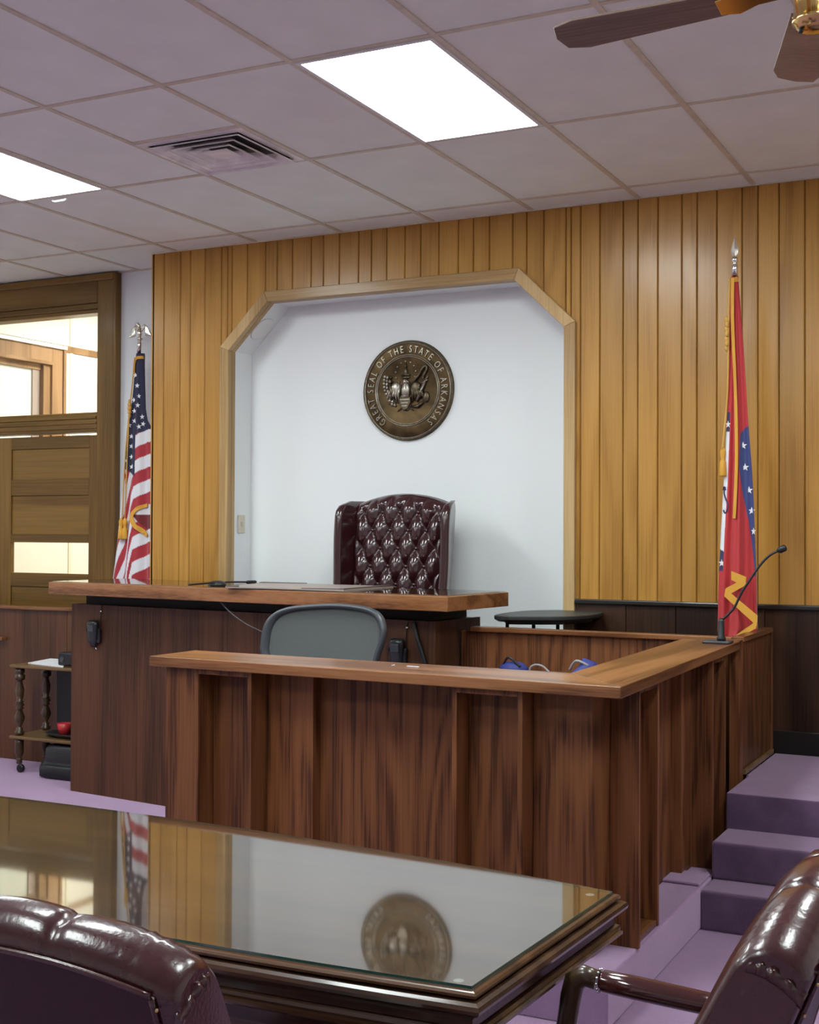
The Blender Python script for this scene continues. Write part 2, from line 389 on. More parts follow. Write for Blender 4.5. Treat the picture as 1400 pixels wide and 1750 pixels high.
def plank(xa, xb, zb_of, z_top):
    """board with chamfered long edges"""
    g, ch = .0012, .0045
    br = [x for x in (NL-.03, NTL-.012, NTR+.012, NR+.03) if xa+g < x < xb-g]
    def ring(x0, x1, y):
        xs = [x0]+[x for x in br if x0 < x < x1]+[x1]
        return [(x, y, zb_of(x)) for x in xs] + [(x1, y, z_top), (x0, y, z_top)]
    m = MB()
    A = ring(xa+g+ch, xb-g-ch, YW-.008); B = ring(xa+g, xb-g, YW-.002); Cc = ring(xa+g, xb-g, YW+.006)
    m.loft([A, B, Cc], smooth=False)
    return m
zc = CEIL-.004
for xa, xb in zip(seams, seams[1:]):
    xm = (xa+xb)/2
    cuts = [xa]+[c for c in (NL-.03, NR+.03) if xa+.012 < c < xb-.012]+[xb]
    for p, q in zip(cuts, cuts[1:]):
        mid = (p+q)/2
        if niche_top(mid) is not None:
            f = lambda x: niche_top(min(max(x, NL-.0299), NR+.0299))
        elif mid < NL: f = lambda x: PLAT
        else: f = lambda x: 1.205
        part('plank', plank(p, q, f, zc), OAK, panel_wall)
part('plank_end', MB().box(XP-.004, XP+.016, YW-.008, YF-.001, 0, CEIL-.004), OAK, panel_wall)

# ---- niche: trim boards, plaster reveal, back
trim = struct('trim_1', MB().box(-4.70, -4.69, YW+.03, YW+.04, .47, .48), OAK_TRIM)
inn = out_x(0); outl = out_x(O)
YT = 6.69
for k in range(5):
    a, b2 = inn[k], inn[k+1]; c, d = outl[k], outl[k+1]
    if k in (0, 4):
        zb = PLAT if k == 0 else PLAT
        poly = [(a[0], max(a[1], zb)), (b2[0], max(b2[1], zb)), (d[0], max(d[1], zb)), (c[0], max(c[1], zb))]
    else: poly = [a, b2, d, c]
    m = MB().prism(poly, 'XZ', YT, YW+.005)
    part('trim_board', m, OAK_TRIM if k != 2 else OAK_TRIM_X, trim, bevel=.004)
    # inner lining of the jamb
    poly2 = [a, b2]
    n = Vector((-(b2[1]-a[1]), b2[0]-a[0])).normalized()*.018
    q = [(a[0], max(a[1], PLAT)), (b2[0], max(b2[1], PLAT)), (b2[0]+n.x, max(b2[1]+n.y, PLAT)), (a[0]+n.x, max(a[1]+n.y, PLAT))]
    part('jamb_board', MB().prism(q, 'XZ', YW+.0055, YW+.040), OAK_TRIM if k != 2 else OAK_TRIM_X, trim)
nw = MB()
g = .012
P = [(x + (g if k in (4, 5) else -g if k in (0, 1) else (-g*.4 if k == 2 else g*.4)), (z if k in (0, 5) else z+g*(.4 if k in (1, 4) else 1))) for k, (x, z) in enumerate(inn)]
F1 = [nw.pt((x, YW+.030, z)) for x, z in P]; F2 = [nw.pt((x, YN, z)) for x, z in P]
for k in range(5): nw.face((F1[k], F1[k+1], F2[k+1], F2[k]))
nw.face(F2)
struct('wall_niche', nw, WHITE_WALL)

# round loudspeaker grille on the left corner cut of the niche
nrm = Vector((NZ-NT, 0, 0)); dvec = Vector((NTL-NL, 0, NT-NZ)).normalized(); nv = Vector((dvec.z, 0, -dvec.x))
pc = Vector(((NL+NTL)/2-.008, 6.862, (NZ+NT)/2+.008))
Msp = Matrix.Translation(pc) @ Matrix((( dvec.x, 0, nv.x, 0), (dvec.y, 1, nv.y, 0), (dvec.z, 0, nv.z, 0), (0, 0, 0, 1)))
sp = thing('ceiling_speaker', 'round white flush loudspeaker on the slanted upper left corner of the niche', 'speaker', tuple(pc))
part('speaker_rim', MB(Msp).lathe([(.062, 0), (.085, .0), (.088, .004), (.084, .010), (.062, .012)], n=28), WHITE_PAINT, sp)
part('speaker_grille', MB(Msp).lathe([(.061, 0), (.061, .006), (.04, .009), (.004, .010)], n=28), plain('speaker_cloth', (.55, .58, .6), .8, bump=.5, bscale=500), sp)
# switch plate on the left reveal
sx = NL-.010
sw = thing('light_switch', 'ivory light switch plate on the left side of the niche', 'light switch', (sx, 6.858, 1.56))
part('plate', MB().box(sx, sx+.006, 6.820, 6.897, 1.560, 1.675), IVORY, sw, bevel=.003)
part('toggle', MB().box(sx+.006, sx+.016, 6.853, 6.863, 1.605, 1.632), IVORY, sw, bevel=.002)

# ---- wainscot on the right of the niche
ws = struct('wall_wainscot', MB().box(NR+.06, XR, YW-.004, YW+.006, PLAT-.2, 1.2), DARK_GAP)
xs = [NR+.066, -2.07, -1.80, -1.34, -.9, -.45, 0, .45, .9, 1.35, 1.8, 2.25, XR]
for a, b2 in zip(xs, xs[1:]):
    part('wainscot_panel', MB().box(a+.002, b2-.002, YW-.022, YW-.004, PLAT-.1, 1.19), WAINSCOT, ws, bevel=.002)
struct('trim_2', MB().box(NR+.066, XR, YW-.045, YW+.004, 1.188, 1.214), BLACK_WOOD, bevel=.006)
struct('baseboard_back', MB().box(-1.30, XR, YW-.034, YW-.020, PLAT, PLAT+.115), BLACK_WOOD, bevel=.003)

# ------------------------------------------------------------------ doorway and hall
fr = struct('trim_3', MB().box(-5.992, -5.842, YF-.045, YF+.001, PLAT, CEIL-.008), DOOR_OAK, bevel=.006)
part('outer_bead', MB().box(-5.845, -5.815, YF-.060, YF+.001, PLAT, CEIL-.006), DOOR_OAK, fr, bevel=.008)
part('casing', MB().box(-7.31, -7.16, YF-.045, YF+.001, PLAT, CEIL-.008), DOOR_OAK, fr, bevel=.006)
part('head_casing', MB().box(-7.16, -5.992, YF-.045, YF+.001, 3.165, CEIL-.008), DOOR_OAK_X, fr, bevel=.006)
part('head_bead', MB().box(-7.25, -5.845, YF-.060, YF-.03, 3.315, CEIL-.004), DOOR_OAK_X, fr, bevel=.008)
part('head_moulding', MB().box(-7.16, -5.992, YF-.030, YF+.11, 3.125, 3.165), DOOR_OAK_X, fr, bevel=.006)
part('head_stop', MB().box(-7.16, -5.992, YF-.012, YF+.11, 3.098, 3.125), DOOR_OAK_X, fr, bevel=.004)
part('jamb', MB().box(-6.005, -5.985, YF-.02, YF+.12, PLAT, 3.1), DOOR_OAK, fr)
part('jamb', MB().box(-7.16, -7.145, YF-.02, YF+.12, PLAT, 3.1), DOOR_OAK, fr)
part('transom_bar', MB().box(-7.145, -6.005, YF-.028, YF+.1, 2.285, 2.385), DOOR_OAK_X, fr, bevel=.004)
for z0, z1, y in ((2.385, 2.402, -.018), (2.355, 2.372, -.042), (2.318, 2.335, -.036), (2.262, 2.287, -.022)):
    part('transom_moulding', MB().box(-7.145, -6.005, YF+y, YF+.09, z0, z1), DOOR_OAK_X, fr, bevel=.004)
win = struct('window_1', MB().box(-7.145, -6.005, YF+.040, YF+.044, 2.395, 3.105), PANE)

door = struct('door_1', MB().box(-6.825, -6.105, YF+.028, YF+.034, 1.262, 1.486), PANE)
def dr(n, x0, x1, z0, z1, y0=.012, y1=.050, mat=None):
    part(n, MB().box(x0, x1, YF+y0, YF+y1, z0, z1), mat or DOOR_OAK_X, door, bevel=.004)
DT = 2.246
dr('stile', -7.14, -6.828, PLAT+.01, DT, mat=DOOR_OAK); dr('stile', -6.105, -6.022, PLAT+.01, DT-.002, mat=DOOR_OAK)
dr('rail', -6.828, -6.105, 2.157, DT); dr('rail', -6.828, -6.105, 1.822, 1.937)
dr('rail', -6.828, -6.105, 1.484, 1.545); dr('rail', -6.828, -6.105, 1.165, 1.264); dr('rail', -6.828, -6.105, PLAT+.01, .68)
for z0, z1 in ((1.93, 2.16), (1.54, 1.83), (.67, 1.17)): dr('door_panel', -6.832, -6.10, z0, z1, .024, .038)

hall = MB()
struct('floor_hall', MB().box(-7.6, -4.9, YF+.12, 11.2, PLAT-.1, PLAT), plain('hall_floor', (.35, .3, .26), .5))
struct('ceiling_hall', MB().box(-7.6, -4.9, YF+.12, 11.2, 3.55, 3.6), HALL_WHITE)
struct('wall_hall_end', MB().box(-7.6, -4.9, 11.0, 11.2, PLAT, 3.6), HALL_WHITE)
struct('wall_hall_right', MB().box(-5.0, -4.9, YF+.12, 11.2, PLAT, 3.6), HALL_WHITE)
XH = -7.3
hw = struct('wall_hall', MB().box(XH-.2, XH-.11, YF+.12, 11.2, PLAT, 3.6), HALL_WHITE)
def hp(n, y0, y1, z0, z1, x0, x1, mat, bv=.003): part(n, MB().box(XH+x0, XH+x1, y0, y1, z0, z1), mat, hw, bevel=bv)
HS = 1.72                             # sill of the hall window
hp('wall_panel', YF+.12, 8.268, 3.09, 3.58, -.109, 0, CREAM)
hp('wall_panel', 8.176, 8.268, HS, 3.035, -.109, 0, CREAM)
hp('wall_panel', YF+.12, 8.268, PLAT, HS-.06, -.109, 0, HALL_WHITE)
hp('wall_panel', 8.290, 9.5, 3.09, 3.58, -.109, 0, HALL_WHITE)  # daylight past the batten put into the colour of these whiter panels
hp('wall_panel', 8.290, 9.5, PLAT, 3.035, -.109, 0, HALL_WHITE)
hp('wall_panel', 9.52, 11.0, PLAT, 3.58, -.109, 0, HALL_WHITE)
hp('batten', 8.262, 8.296, PLAT, 3.58, -.012, .010, CREAM)
hp('batten', 8.176, 11.0, 3.035, 3.090, -.012, .012, HALL_OAK)
hp('window_casing', 8.03, 8.155, HS, 3.05, -.02, .03, HALL_OAK)
hp('window_casing', 8.150, 8.18, HS, 3.06, -.02, .045, HALL_OAK)
hp('head_casing', YF+.12, 8.03, 2.93, 3.05, -.02, .03, HALL_OAK)
hp('head_moulding', YF+.12, 8.18, 3.045, 3.075, -.02, .055, WHITE_PAINT)
hp('inner_moulding', YF+.12, 8.03, 2.905, 2.932, -.03, .04, HALL_OAK)
hp('inner_stile', 7.95, 8.03, HS, 2.92, -.06, .01, HALL_OAK)
hp('sash_stile', 7.87, 7.95, HS, 2.86, -.06, -.03, plain('grey_brown_sash', (.30, .24, .21), .5))
hp('sash_rail', YF+.12, 7.95, 2.86, 2.91, -.06, -.02, HALL_OAK)
hp('pane', YF+.12, 7.87, HS, 2.86, -.055, -.045, FROST, 0)
hp('window_sill', YF+.12, 8.20, HS-.06, HS, -.05, .06, HALL_OAK)
hl = thing('ceiling_light', 'bright hall light seen only by its glow behind the transom window', 'ceiling light', (-6.1, 8.4, 3.5))
part('housing', MB().box(-6.45, -5.75, 7.6, 9.2, 3.50, 3.55), WHITE_PAINT, hl)
part('diffuser', MB().box(-6.42, -5.78, 7.63, 9.17, 3.493, 3.499), HALL_DIFF, hl)

# ------------------------------------------------------------------ platforms and stairs
def rbox(m, x0, x1, y0, y1, z0, z1): m.box(x0, x1, y0, y1, z0, z1); return m
st = thing('carpeted_stairs', 'purple carpeted stairs rising to the dais at the right', 'stairs', (-.3, 5.2, 0))
XS = -1.276
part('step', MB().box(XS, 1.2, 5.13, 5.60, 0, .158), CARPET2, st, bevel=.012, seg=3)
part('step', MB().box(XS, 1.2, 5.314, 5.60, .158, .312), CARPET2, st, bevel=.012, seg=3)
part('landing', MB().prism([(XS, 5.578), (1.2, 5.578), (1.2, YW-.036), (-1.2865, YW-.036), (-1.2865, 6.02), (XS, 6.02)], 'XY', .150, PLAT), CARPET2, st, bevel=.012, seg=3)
pl = thing('judge_platform', 'purple carpeted platform behind the bench and beside the wainscot', 'platform', (-4, 6.5, 0))
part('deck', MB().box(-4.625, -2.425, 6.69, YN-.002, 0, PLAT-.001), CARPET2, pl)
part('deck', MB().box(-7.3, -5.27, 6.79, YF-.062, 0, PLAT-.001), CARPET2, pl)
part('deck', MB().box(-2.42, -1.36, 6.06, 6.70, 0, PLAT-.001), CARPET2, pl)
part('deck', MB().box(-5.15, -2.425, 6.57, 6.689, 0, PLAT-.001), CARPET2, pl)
kerb = thing('witness_platform', 'low purple carpeted platform under the witness stand', 'platform', (-2.2, 4.6, 0))
KZ = .170
part('platform_edge', MB().box(-3.35, -1.752, 3.955, 4.45, 0, KZ), CARPET, kerb, bevel=.008, seg=3)
part('platform_side', MB().box(-1.75, XS-.001, 3.955, 5.312, 0, KZ), CARPET, kerb, bevel=.008, seg=3)
part('platform_side', MB().box(-1.75, XS-.004, 5.128, 5.312, KZ, KZ+.012), CARPET, kerb, bevel=.008, seg=3)
part('platform_deck', MB().box(-3.35, -1.752, 4.452, 5.78, 0, KZ-.001), CARPET, kerb)
part('platform_deck', MB().box(-1.75, XS-.003, 5.314, 5.78, 0, KZ-.001), CARPET, kerb)

# ------------------------------------------------------------------ judge's bench
TB = -.113
MBn = Matrix.Translation((-2.615, 5.618, 0)) @ Matrix.Rotation(TB, 4, 'Z')
def bench_pt(u, v, z): return MBn @ Vector((u, v, z))
bench = thing('judge_bench', 'long dark walnut judge\'s bench with thick overhanging top', 'bench', tuple(bench_pt(-1.4, .3, 0)), TB)
BZ = 1.13
bps = [-2.764, -2.21, -1.55, -.87, -.166]
for a, b2 in zip(bps, bps[1:]):
    part('front_panel', MB(MBn).box(a+.0006, b2-.0006, .158, .178, 0, BZ), WALNUT_BENCH, bench, bevel=.001)
part('end_panel', MB(MBn).box(-.186, -.166, .179, .60, 0, BZ), WALNUT_BENCH, bench, bevel=.001)
part('end_panel', MB(MBn).box(-2.764, -2.744, .179, .60, 0, BZ), WALNUT_BENCH, bench, bevel=.001)
part('inner_shelf', MB(MBn).box(-2.742, -.188, .179, .58, BZ-.06, BZ-.002), WALNUT_BENCH, bench)
part('neck', MB(MBn).box(-2.70, -.225, .215, .56, BZ, 1.192), DARK_GAP, bench)
part('bench_top', MB(MBn).box(-2.79, 0, 0, .605, 1.192, 1.264), WALNUT_X, bench, bevel=.003)
single('glass_sheet', MB(MBn).box(-2.775, -.01, .012, .595, 1.2645, 1.270), DESK_GLASS, 'clear glass sheet covering the top of the judge\'s bench', 'glass sheet')

# low partition on the left, in front of the door
pt = thing('low_partition', 'low reddish walnut partition wall behind the serving cart', 'partition', (-6.2, 6.75, 0))
for a, b2 in zip([-7.6, -6.56, -5.95, -5.27], [-6.56, -5.95, -5.27]):
    part('panel', MB().box(a+.001, b2-.001, 6.735, 6.765, 0, 1.03), PARTITION, pt, bevel=.002)
part('cap_rail', MB().box(-7.6, -5.27, 6.71, 6.788, 1.03, 1.052), WALNUT_X, pt, bevel=.004)
pr0 = at(7, 1089, Y=6.70)
part('ledge', MB().box(-7.2, pr0.x-.01, 6.69, 6.734, pr0.z-.022, pr0.z), WALNUT_X, pt, bevel=.003)

# panel between bench and wing, behind the witness
bk = thing('witness_back_panel', 'dark walnut screen behind the witness chair, capped with a thin rail', 'screen', (-2, 6.03, 0))
for a, b2 in zip([-2.72, -2.33, -1.80, -1.345], [-2.33, -1.80, -1.345]):
    part('panel', MB().box(a+.0008, b2-.0008, 6.01, 6.035, .0, 1.073), WALNUT, bk, bevel=.001)
part('cap_rail', MB().box(-2.66, -1.345, 5.985, 6.055, 1.073, 1.096), WALNUT_X, bk, bevel=.003)
wg = thing('end_wing', 'short dark walnut wing wall beside the top of the stairs', 'screen', (-1.32, 6.4, PLAT))
part('panel', MB().box(-1.332, -1.304, 6.012, YW-.046, PLAT, 1.075), WALNUT, wg, bevel=.002)
part('front_stile', MB().box(-1.345, -1.297, 5.93, 6.011, .17, 1.088), WALNUT, wg, bevel=.003)
part('cap_rail', MB().box(-1.345, -1.292, 6.0, YW-.046, 1.075, 1.100), WALNUT_Y, wg, bevel=.004)
part('end_bead', MB().box(-1.306, -1.292, YW-.075, YW-.046, PLAT+.02, 1.075), WALNUT, wg, bevel=.003)
part('base_bead', MB().box(-1.304, -1.288, 6.03, YW-.048, PLAT, PLAT+.024), CART_WOOD, wg, bevel=.003)

# ------------------------------------------------------------------ witness stand
TW = -.044
OX, OY = -1.249, 3.993
MW = Matrix.Translation((OX, OY, 0)) @ Matrix.Rotation(TW, 4, 'Z')
ZC = 1.085; ZB = 1.046; Z0 = KZ
wit = thing('witness_stand', 'L-shaped dark walnut witness stand with framed recesses and flat top rail', 'witness stand', (-2.2, 4.3, KZ))
def wp(n, u0, u1, v0, v1, z0=Z0, z1=ZB, mat=WALNUT, bv=.0015):
    return part(n, MB(MW).box(u0, u1, v0, v1, z0, z1), mat, wit, bevel=bv)
wp('end_stile', -1.878, -1.735, .028, .29)
def u_frame(u0, u1, v0, v1, inner):
    f = wp('recess_frame', u0, u0+.019, v0, v1)
    for a, b2, z0, z1 in ((u1-.019, u1, Z0, ZB), (u0+.019, u1-.019, ZB-.021, ZB)):
        part('frame_board', MB(MW).box(a, b2, v0, v1, z0, z1), WALNUT, f, bevel=.0015)
    part('frame_sill', MB(MW).box(u0+.019, u1-.019, v0+.004, v1, Z0, Z0+.02), WALNUT, f, bevel=.0015)
    wp('recess_panel', u0+.019, u1-.019, inner, inner+.02)
u_frame(-1.734, -1.465, .025, .29, .122)
wp('front_panel', -1.464, -1.259, .134, .29)
wp('front_panel', -1.258, -.619, .182, .29)
u_frame(-.618, -.353, .025, .29, .116)
wp('front_panel', -.352, -.138, .112, .29)
wp('corner_post', -.137, -.034, .275, .292)
wp('backing', -1.878, -.30, .292, .312, KZ, ZB)
def ws_(n, x0, x1, y0, y1, z0=Z0, z1=ZB, mat=WALNUT, bv=.0015):
    return part(n, MB().box(x0, x1, y0, y1, z0, z1), mat, wit, bevel=bv)
def s_frame(x1, y0, y1, xin):
    f = ws_('recess_frame', -1.52, x1, y0, y0+.019)
    for a, b2, z0, z1 in ((y1-.019, y1, Z0, ZB), (y0+.019, y1-.019, ZB-.021, ZB)):
        part('frame_board', MB().box(-1.52, x1, a, b2, z0, z1), WALNUT, f, bevel=.0015)
    part('frame_sill', MB().box(-1.52, x1-.004, y0+.019, y1-.019, Z0, Z0+.022), WALNUT_Y, f, bevel=.0015)
    ws_('recess_panel', xin-.02, xin, y0+.019, y1-.019)
s_frame(-1.284, 4.296, 4.565, -1.375)
ws_('side_panel', -1.52, -1.428, 4.566, 5.25)
ws_('side_panel', -1.52, -1.385, 5.251, 5.42)
s_frame(-1.297, 5.421, 5.66, -1.37)
ws_('side_panel', -1.52, -1.385, 5.661, 5.928)
# the flat rail
capf = MB(MW).prism([(-1.94, 0), (0, 0), (-.294, .300), (-1.94, .285)], 'XY', ZB, ZC)
part('front_rail', capf, WALNUT_X, wit, bevel=.003)
q = [MW @ Vector((0, 0, 0)), MW @ Vector((-.294, .300, 0))]
part('side_rail', MB().prism([(q[0].x+.0006, q[0].y), (-1.294, 5.928), (-1.56, 5.928), (q[1].x+.0006, q[1].y)], 'XY', ZB, ZC), WALNUT_Y, wit, bevel=.003)

# gooseneck microphone on the rail
mp0 = at(1245, 1097, Y=5.80); mz = ZC
mic = thing('gooseneck_microphone', 'black gooseneck microphone rising from the corner of the witness rail', 'microphone', (-1.345, 5.78, mz))
mx, my = -1.345, 5.78
part('base', MB().box(mx-.075, mx+.045, my-.05, my+.05, mz, mz+.012), GREY_PLASTIC, mic, bevel=.005)
part('shock_mount', MB().lathe([(.020, 0), (.020, .012), (.015, .02), (.0145, .085), (.009, .10)], (mx, my, mz+.012), 14), BLACK_PLASTIC, mic)
pth = [Vector((mx, my, mz+.10))] + [at(*p, Y=my) for p in ((1254, 1040), (1268, 1012), (1284, 988), (1300, 965), (1316, 949), (1331, 941))]
def smooth_path(P, n=6):
    out = []
    P = [Vector(p) for p in P]; Q = [P[0]]+P+[P[-1]]
    for i in range(1, len(Q)-2):
        for k in range(n):
            t = k/n; a, b, c, d = Q[i-1], Q[i], Q[i+1], Q[i+2]
            out.append(.5*((2*b)+(c-a)*t+(2*a-5*b+4*c-d)*t*t+(3*b-a-3*c+d)*t**3))
    return out+[P[-1]]
sp_ = smooth_path(pth)
part('gooseneck', MB().tube(sp_, .0055, 8), BLACK_PLASTIC, mic)
e = sp_[-1]; dd = (sp_[-1]-sp_[-3]).normalized()
part('capsule', MB().tube([e-dd*.008, e, e+dd*.006, e+dd*.03, e+dd*.036], [.006, .011, .015, .015, .009], 12), BLACK_PLASTIC, mic)

# scraps on the witness rail
for (px, py), l, w_, lab in (((672, 1137), .012, .005, 'tiny white paper scrap on the witness rail, left of the pair'), ((706, 1139.5), .050, .008, 'narrow white paper strip lying on the witness rail')):
    c = at(px, py, Z=ZC+.001); single('paper_scrap', MB(Matrix.Translation(c) @ Matrix.Rotation(-.1 if l > .02 else 1.2, 4, 'Z')).box(-l/2, l/2, -w_/2, w_/2, 0, .002), PAPER, lab, 'paper')

# ------------------------------------------------------------------ ceiling fittings
light_lab = {(1, 1): 'large lit fluorescent ceiling panel above the middle of the room', (-3, 1): 'lit fluorescent ceiling panel cut off by the left edge of the picture',
    (5, 1): 'unseen fluorescent ceiling panel added for light, right of the ceiling fan', (-7, 1): 'unseen fluorescent ceiling panel added for light, farthest left over the door side',
    (1, -1): 'unseen fluorescent ceiling panel added for light over the conference table', (-3, -1): 'unseen fluorescent ceiling panel added for light, left of the one over the conference table', (5, -1): 'unseen fluorescent ceiling panel added for light, right of the one over the conference table',
    (1, -3): 'unseen fluorescent ceiling panel added for light at the back of the room, right of two', (-3, -3): 'unseen fluorescent ceiling panel added for light at the back of the room, left of two'}
for (c, r) in lights:
    x0, y0 = col_x(c)+.0125, row_y(r)+.0125; x1, y1 = col_x(c+1)-.0125, row_y(r+1)-.0125
    L_ = thing('ceiling_light', light_lab[(c, r)], 'ceiling light', ((x0+x1)/2, (y0+y1)/2, CEIL), 0, 'fluorescent ceiling panels')
    fm = MB()
    for a in ((x0, x1, y0, y0+.018), (x0, x1, y1-.018, y1), (x0, x0+.018, y0+.018, y1-.018), (x1-.018, x1, y0+.018, y1-.018)): fm.box(*a, CEIL-.006, CEIL+.012)
    fm.box(x0, x1, y0, y1, CEIL+.012, CEIL+.028)
    part('frame', fm, WHITE_PAINT, L_)
    part('diffuser', MB().box(x0+.018, x1-.018, y0+.018, y1-.018, CEIL-.003, CEIL+.004), DIFFUSER, L_)
clp = at(102, 341, Z=CEIL-.01)
single('light_clip', MB().tube([clp+Vector((-.05, 0, 0)), clp+Vector((-.03, 0, -.006)), clp+Vector((.03, 0, -.006)), clp+Vector((.05, 0, 0))], .007, 8), WHITE_PAINT, 'small white clip hanging under the edge of the left light panel', 'clip')
# supply air diffuser
vx0, vx1, vy0, vy1 = col_x(-1)+.012, col_x(0)-.012, row_y(1)+TY/2+.012, row_y(2)-.012
vc = ((vx0+vx1)/2, (vy0+vy1)/2); hw_, hd_ = (vx1-vx0)/2, (vy1-vy0)/2
vent = thing('ceiling_vent', 'square white stepped air vent with dusty louvres in the ceiling', 'vent', (*vc, CEIL))
part('duct_backing', MB().box(vx0+.02, vx1-.02, vy0+.02, vy1-.02, CEIL+.018, CEIL+.026), VENT_DARK, vent)
VENT_PAINT = plain('dusty_vent_paint', (.86, .83, .82), .4, var=.22, vscale=9)
def sq_ring(n, s0, z0, s1, z1, th=.0025):
    m = MB(); P0 = []; 
    def rg(s, z): return [(vc[0]+a*hw_*s, vc[1]+b*hd_*s, CEIL+z) for a, b in ((-1, -1), (1, -1), (1, 1), (-1, 1))]
    m.loft([rg(s0, z0), rg(s1, z1), rg(s1, z1+th*2), rg(s0, z0+th*2), rg(s0, z0)], caps=False, smooth=False)
    part(n, m, VENT_PAINT, vent)
sq_ring('flange', 1.0, -.004, .86, -.006)
for s in (.84, .62, .42): sq_ring('louvre', s, -.016, s-.19, .016); sq_ring('louvre_lip', s+.045, -.022, s-.005, -.017)
part('centre_cap', MB().box(vc[0]-.07, vc[0]+.07, vc[1]-.065, vc[1]+.065, CEIL-.014, CEIL-.008), VENT_PAINT, vent, bevel=.004)

# ceiling fan (at rest)
fc = at(1394, 30, Z=2.80); fx, fy = fc.x, fc.y
fan = thing('ceiling_fan', 'ceiling fan with polished brass hub and brown blades in the top right corner', 'ceiling fan', (fx, fy, CEIL))
part('canopy', MB().lathe([(.06, 0), (.068, -.01), (.05, -.05), (.02, -.07)], (fx, fy, CEIL), 24), BRASS, fan)
part('downrod', MB().lathe([(.012, 0), (.012, -.30)], (fx, fy, CEIL-.07), 12), BRASS, fan)
mh = part('motor_housing', MB().lathe([(.03, 3.01), (.09, 3.005), (.118, 2.985), (.122, 2.955), (.122, 2.925), (.11, 2.905), (.075, 2.885), (.055, 2.88)], (fx, fy, 0), 40), BRASS, fan)
for k in range(30):
    a = 2*PI*k/30
    part('vent_slot', MB(Matrix.Translation((fx, fy, 0)) @ Matrix.Rotation(a, 4, 'Z')).box(.086, .1085, -.004, .004, 2.893, 2.9035), VENT_DARK, mh)
part('switch_housing', MB().lathe([(.052, 2.882), (.055, 2.874), (.050, 2.866), (.050, 2.800), (.054, 2.796), (.054, 2.788), (.046, 2.782), (.044, 2.776), (.03, 2.770), (.004, 2.768)], (fx, fy, 0), 32), BRASS, fan)
part('pull_chain_port', MB().lathe([(.006, 2.775), (.005, 2.762)], (fx-.03, fy-.02, 0), 8), DARK_METAL, fan)
for k in range(5):
    a = math.radians(176 - 72*k)
    Mb = Matrix.Translation((fx, fy, 2.878)) @ Matrix.Rotation(a, 4, 'Z') @ Matrix.Rotation(.20, 4, 'X')
    bl = MB(Mb).prism([(.19, -.045), (.60, -.066), (.655, -.050), (.668, 0), (.655, .050), (.60, .066), (.19, .045)], 'XY', -.003, .004)
    bo = part('blade', bl, FAN_BLADE, fan, bevel=.002)
    part('blade_iron', MB(Mb).prism([(.07, -.014), (.14, -.018), (.19, -.04), (.235, -.03), (.235, .03), (.19, .04), (.14, .018), (.07, .014)], 'XY', -.011, -.004), BRASS, bo, bevel=.002)

# ------------------------------------------------------------------ the state seal
SC = Vector((-3.509, YN-.001, 2.427)); SR = .305
seal = thing('state_seal', 'round bronze state seal plaque on the white niche wall', 'plaque', tuple(SC))
MS = Matrix.Translation(SC) @ Matrix(((1, 0, 0, 0), (0, 0, -1, 0), (0, 1, 0, 0), (0, 0, 0, 1)))  # local x right, y up, z towards the room
part('disc', MB(MS).lathe([(SR*.97, 0), (SR*.985, .012), (SR*.94, .017), (SR*.7, .017), (SR*.66, .014), (.01, .012)], n=64), BRONZE, seal)
def ring(n, r0, r1, z0, h, mat):
    part(n, MB(MS).loft([[( (r0*math.cos(a)), (r0*math.sin(a)), z0) for a in [2*PI*k/64 for k in range(64)]],
                         [((r0*.7+r1*.3)*math.cos(a), (r0*.7+r1*.3)*math.sin(a), z0+h) for a in [2*PI*k/64 for k in range(64)]],
                         [((r0*.3+r1*.7)*math.cos(a), (r0*.3+r1*.7)*math.sin(a), z0+h) for a in [2*PI*k/64 for k in range(64)]],
                         [(r1*math.cos(a), r1*math.sin(a), z0) for a in [2*PI*k/64 for k in range(64)]]], caps=False), mat, seal)
ring('outer_rim', SR*1.0, SR*.945, 0, .022, BRONZE_MID)
ring('rim_line', SR*.955, SR*.935, .014, .010, BRONZE_HI)
ring('inner_ring', SR*.715, SR*.695, .012, .011, BRONZE_HI)
ring('inner_ring', SR*.680, SR*.660, .012, .010, BRONZE_HI)
# lettering
TXT = 'GREAT SEAL OF THE STATE OF ARKANSAS'
A0, A1 = 234.0, -56.0                # degrees, clockwise from lower left over the top
def glyph(ch):
    cu = bpy.data.curves.new('glyph', 'FONT'); cu.body = ch; cu.size = .062; cu.align_x = 'CENTER'; cu.extrude = .004; cu.resolution_u = 3; cu.offset = -.0006
    ob = bpy.data.objects.new('glyph', cu); COL.objects.link(ob)
    me = bpy.data.meshes.new_from_object(ob); bpy.data.objects.remove(ob); bpy.data.curves.remove(cu)
    me.materials.clear(); me.materials.append(BRONZE_HI); return me
GL = {}
wid = {'I': .5, ' ': .62, 'T': .9, 'L': .85, 'E': .88, 'F': .85, 'S': .9, 'O': 1.12, 'G': 1.1, 'H': 1.05, 'N': 1.08, 'K': 1.0, 'A': 1.02, 'R': .98}
tot = sum(wid[c] for c in TXT); acc = 0
for ch in TXT:
    t = (acc + wid[ch]/2)/tot; acc += wid[ch]
    if ch == ' ': continue
    if ch not in GL: GL[ch] = glyph(ch)
    a = math.radians(A0 + (A1-A0)*t)
    o = bpy.data.objects.new('letter', GL[ch]); COL.objects.link(o)
    Ml = MS @ Matrix.Rotation(a-PI/2, 4, 'Z') @ Matrix.Translation((0, SR*.752, .020)) @ Matrix.Diagonal((.72, .98, 1, 1))
    o.parent = seal; o.matrix_parent_inverse = W[seal.name].inverted(); o.matrix_basis = Ml
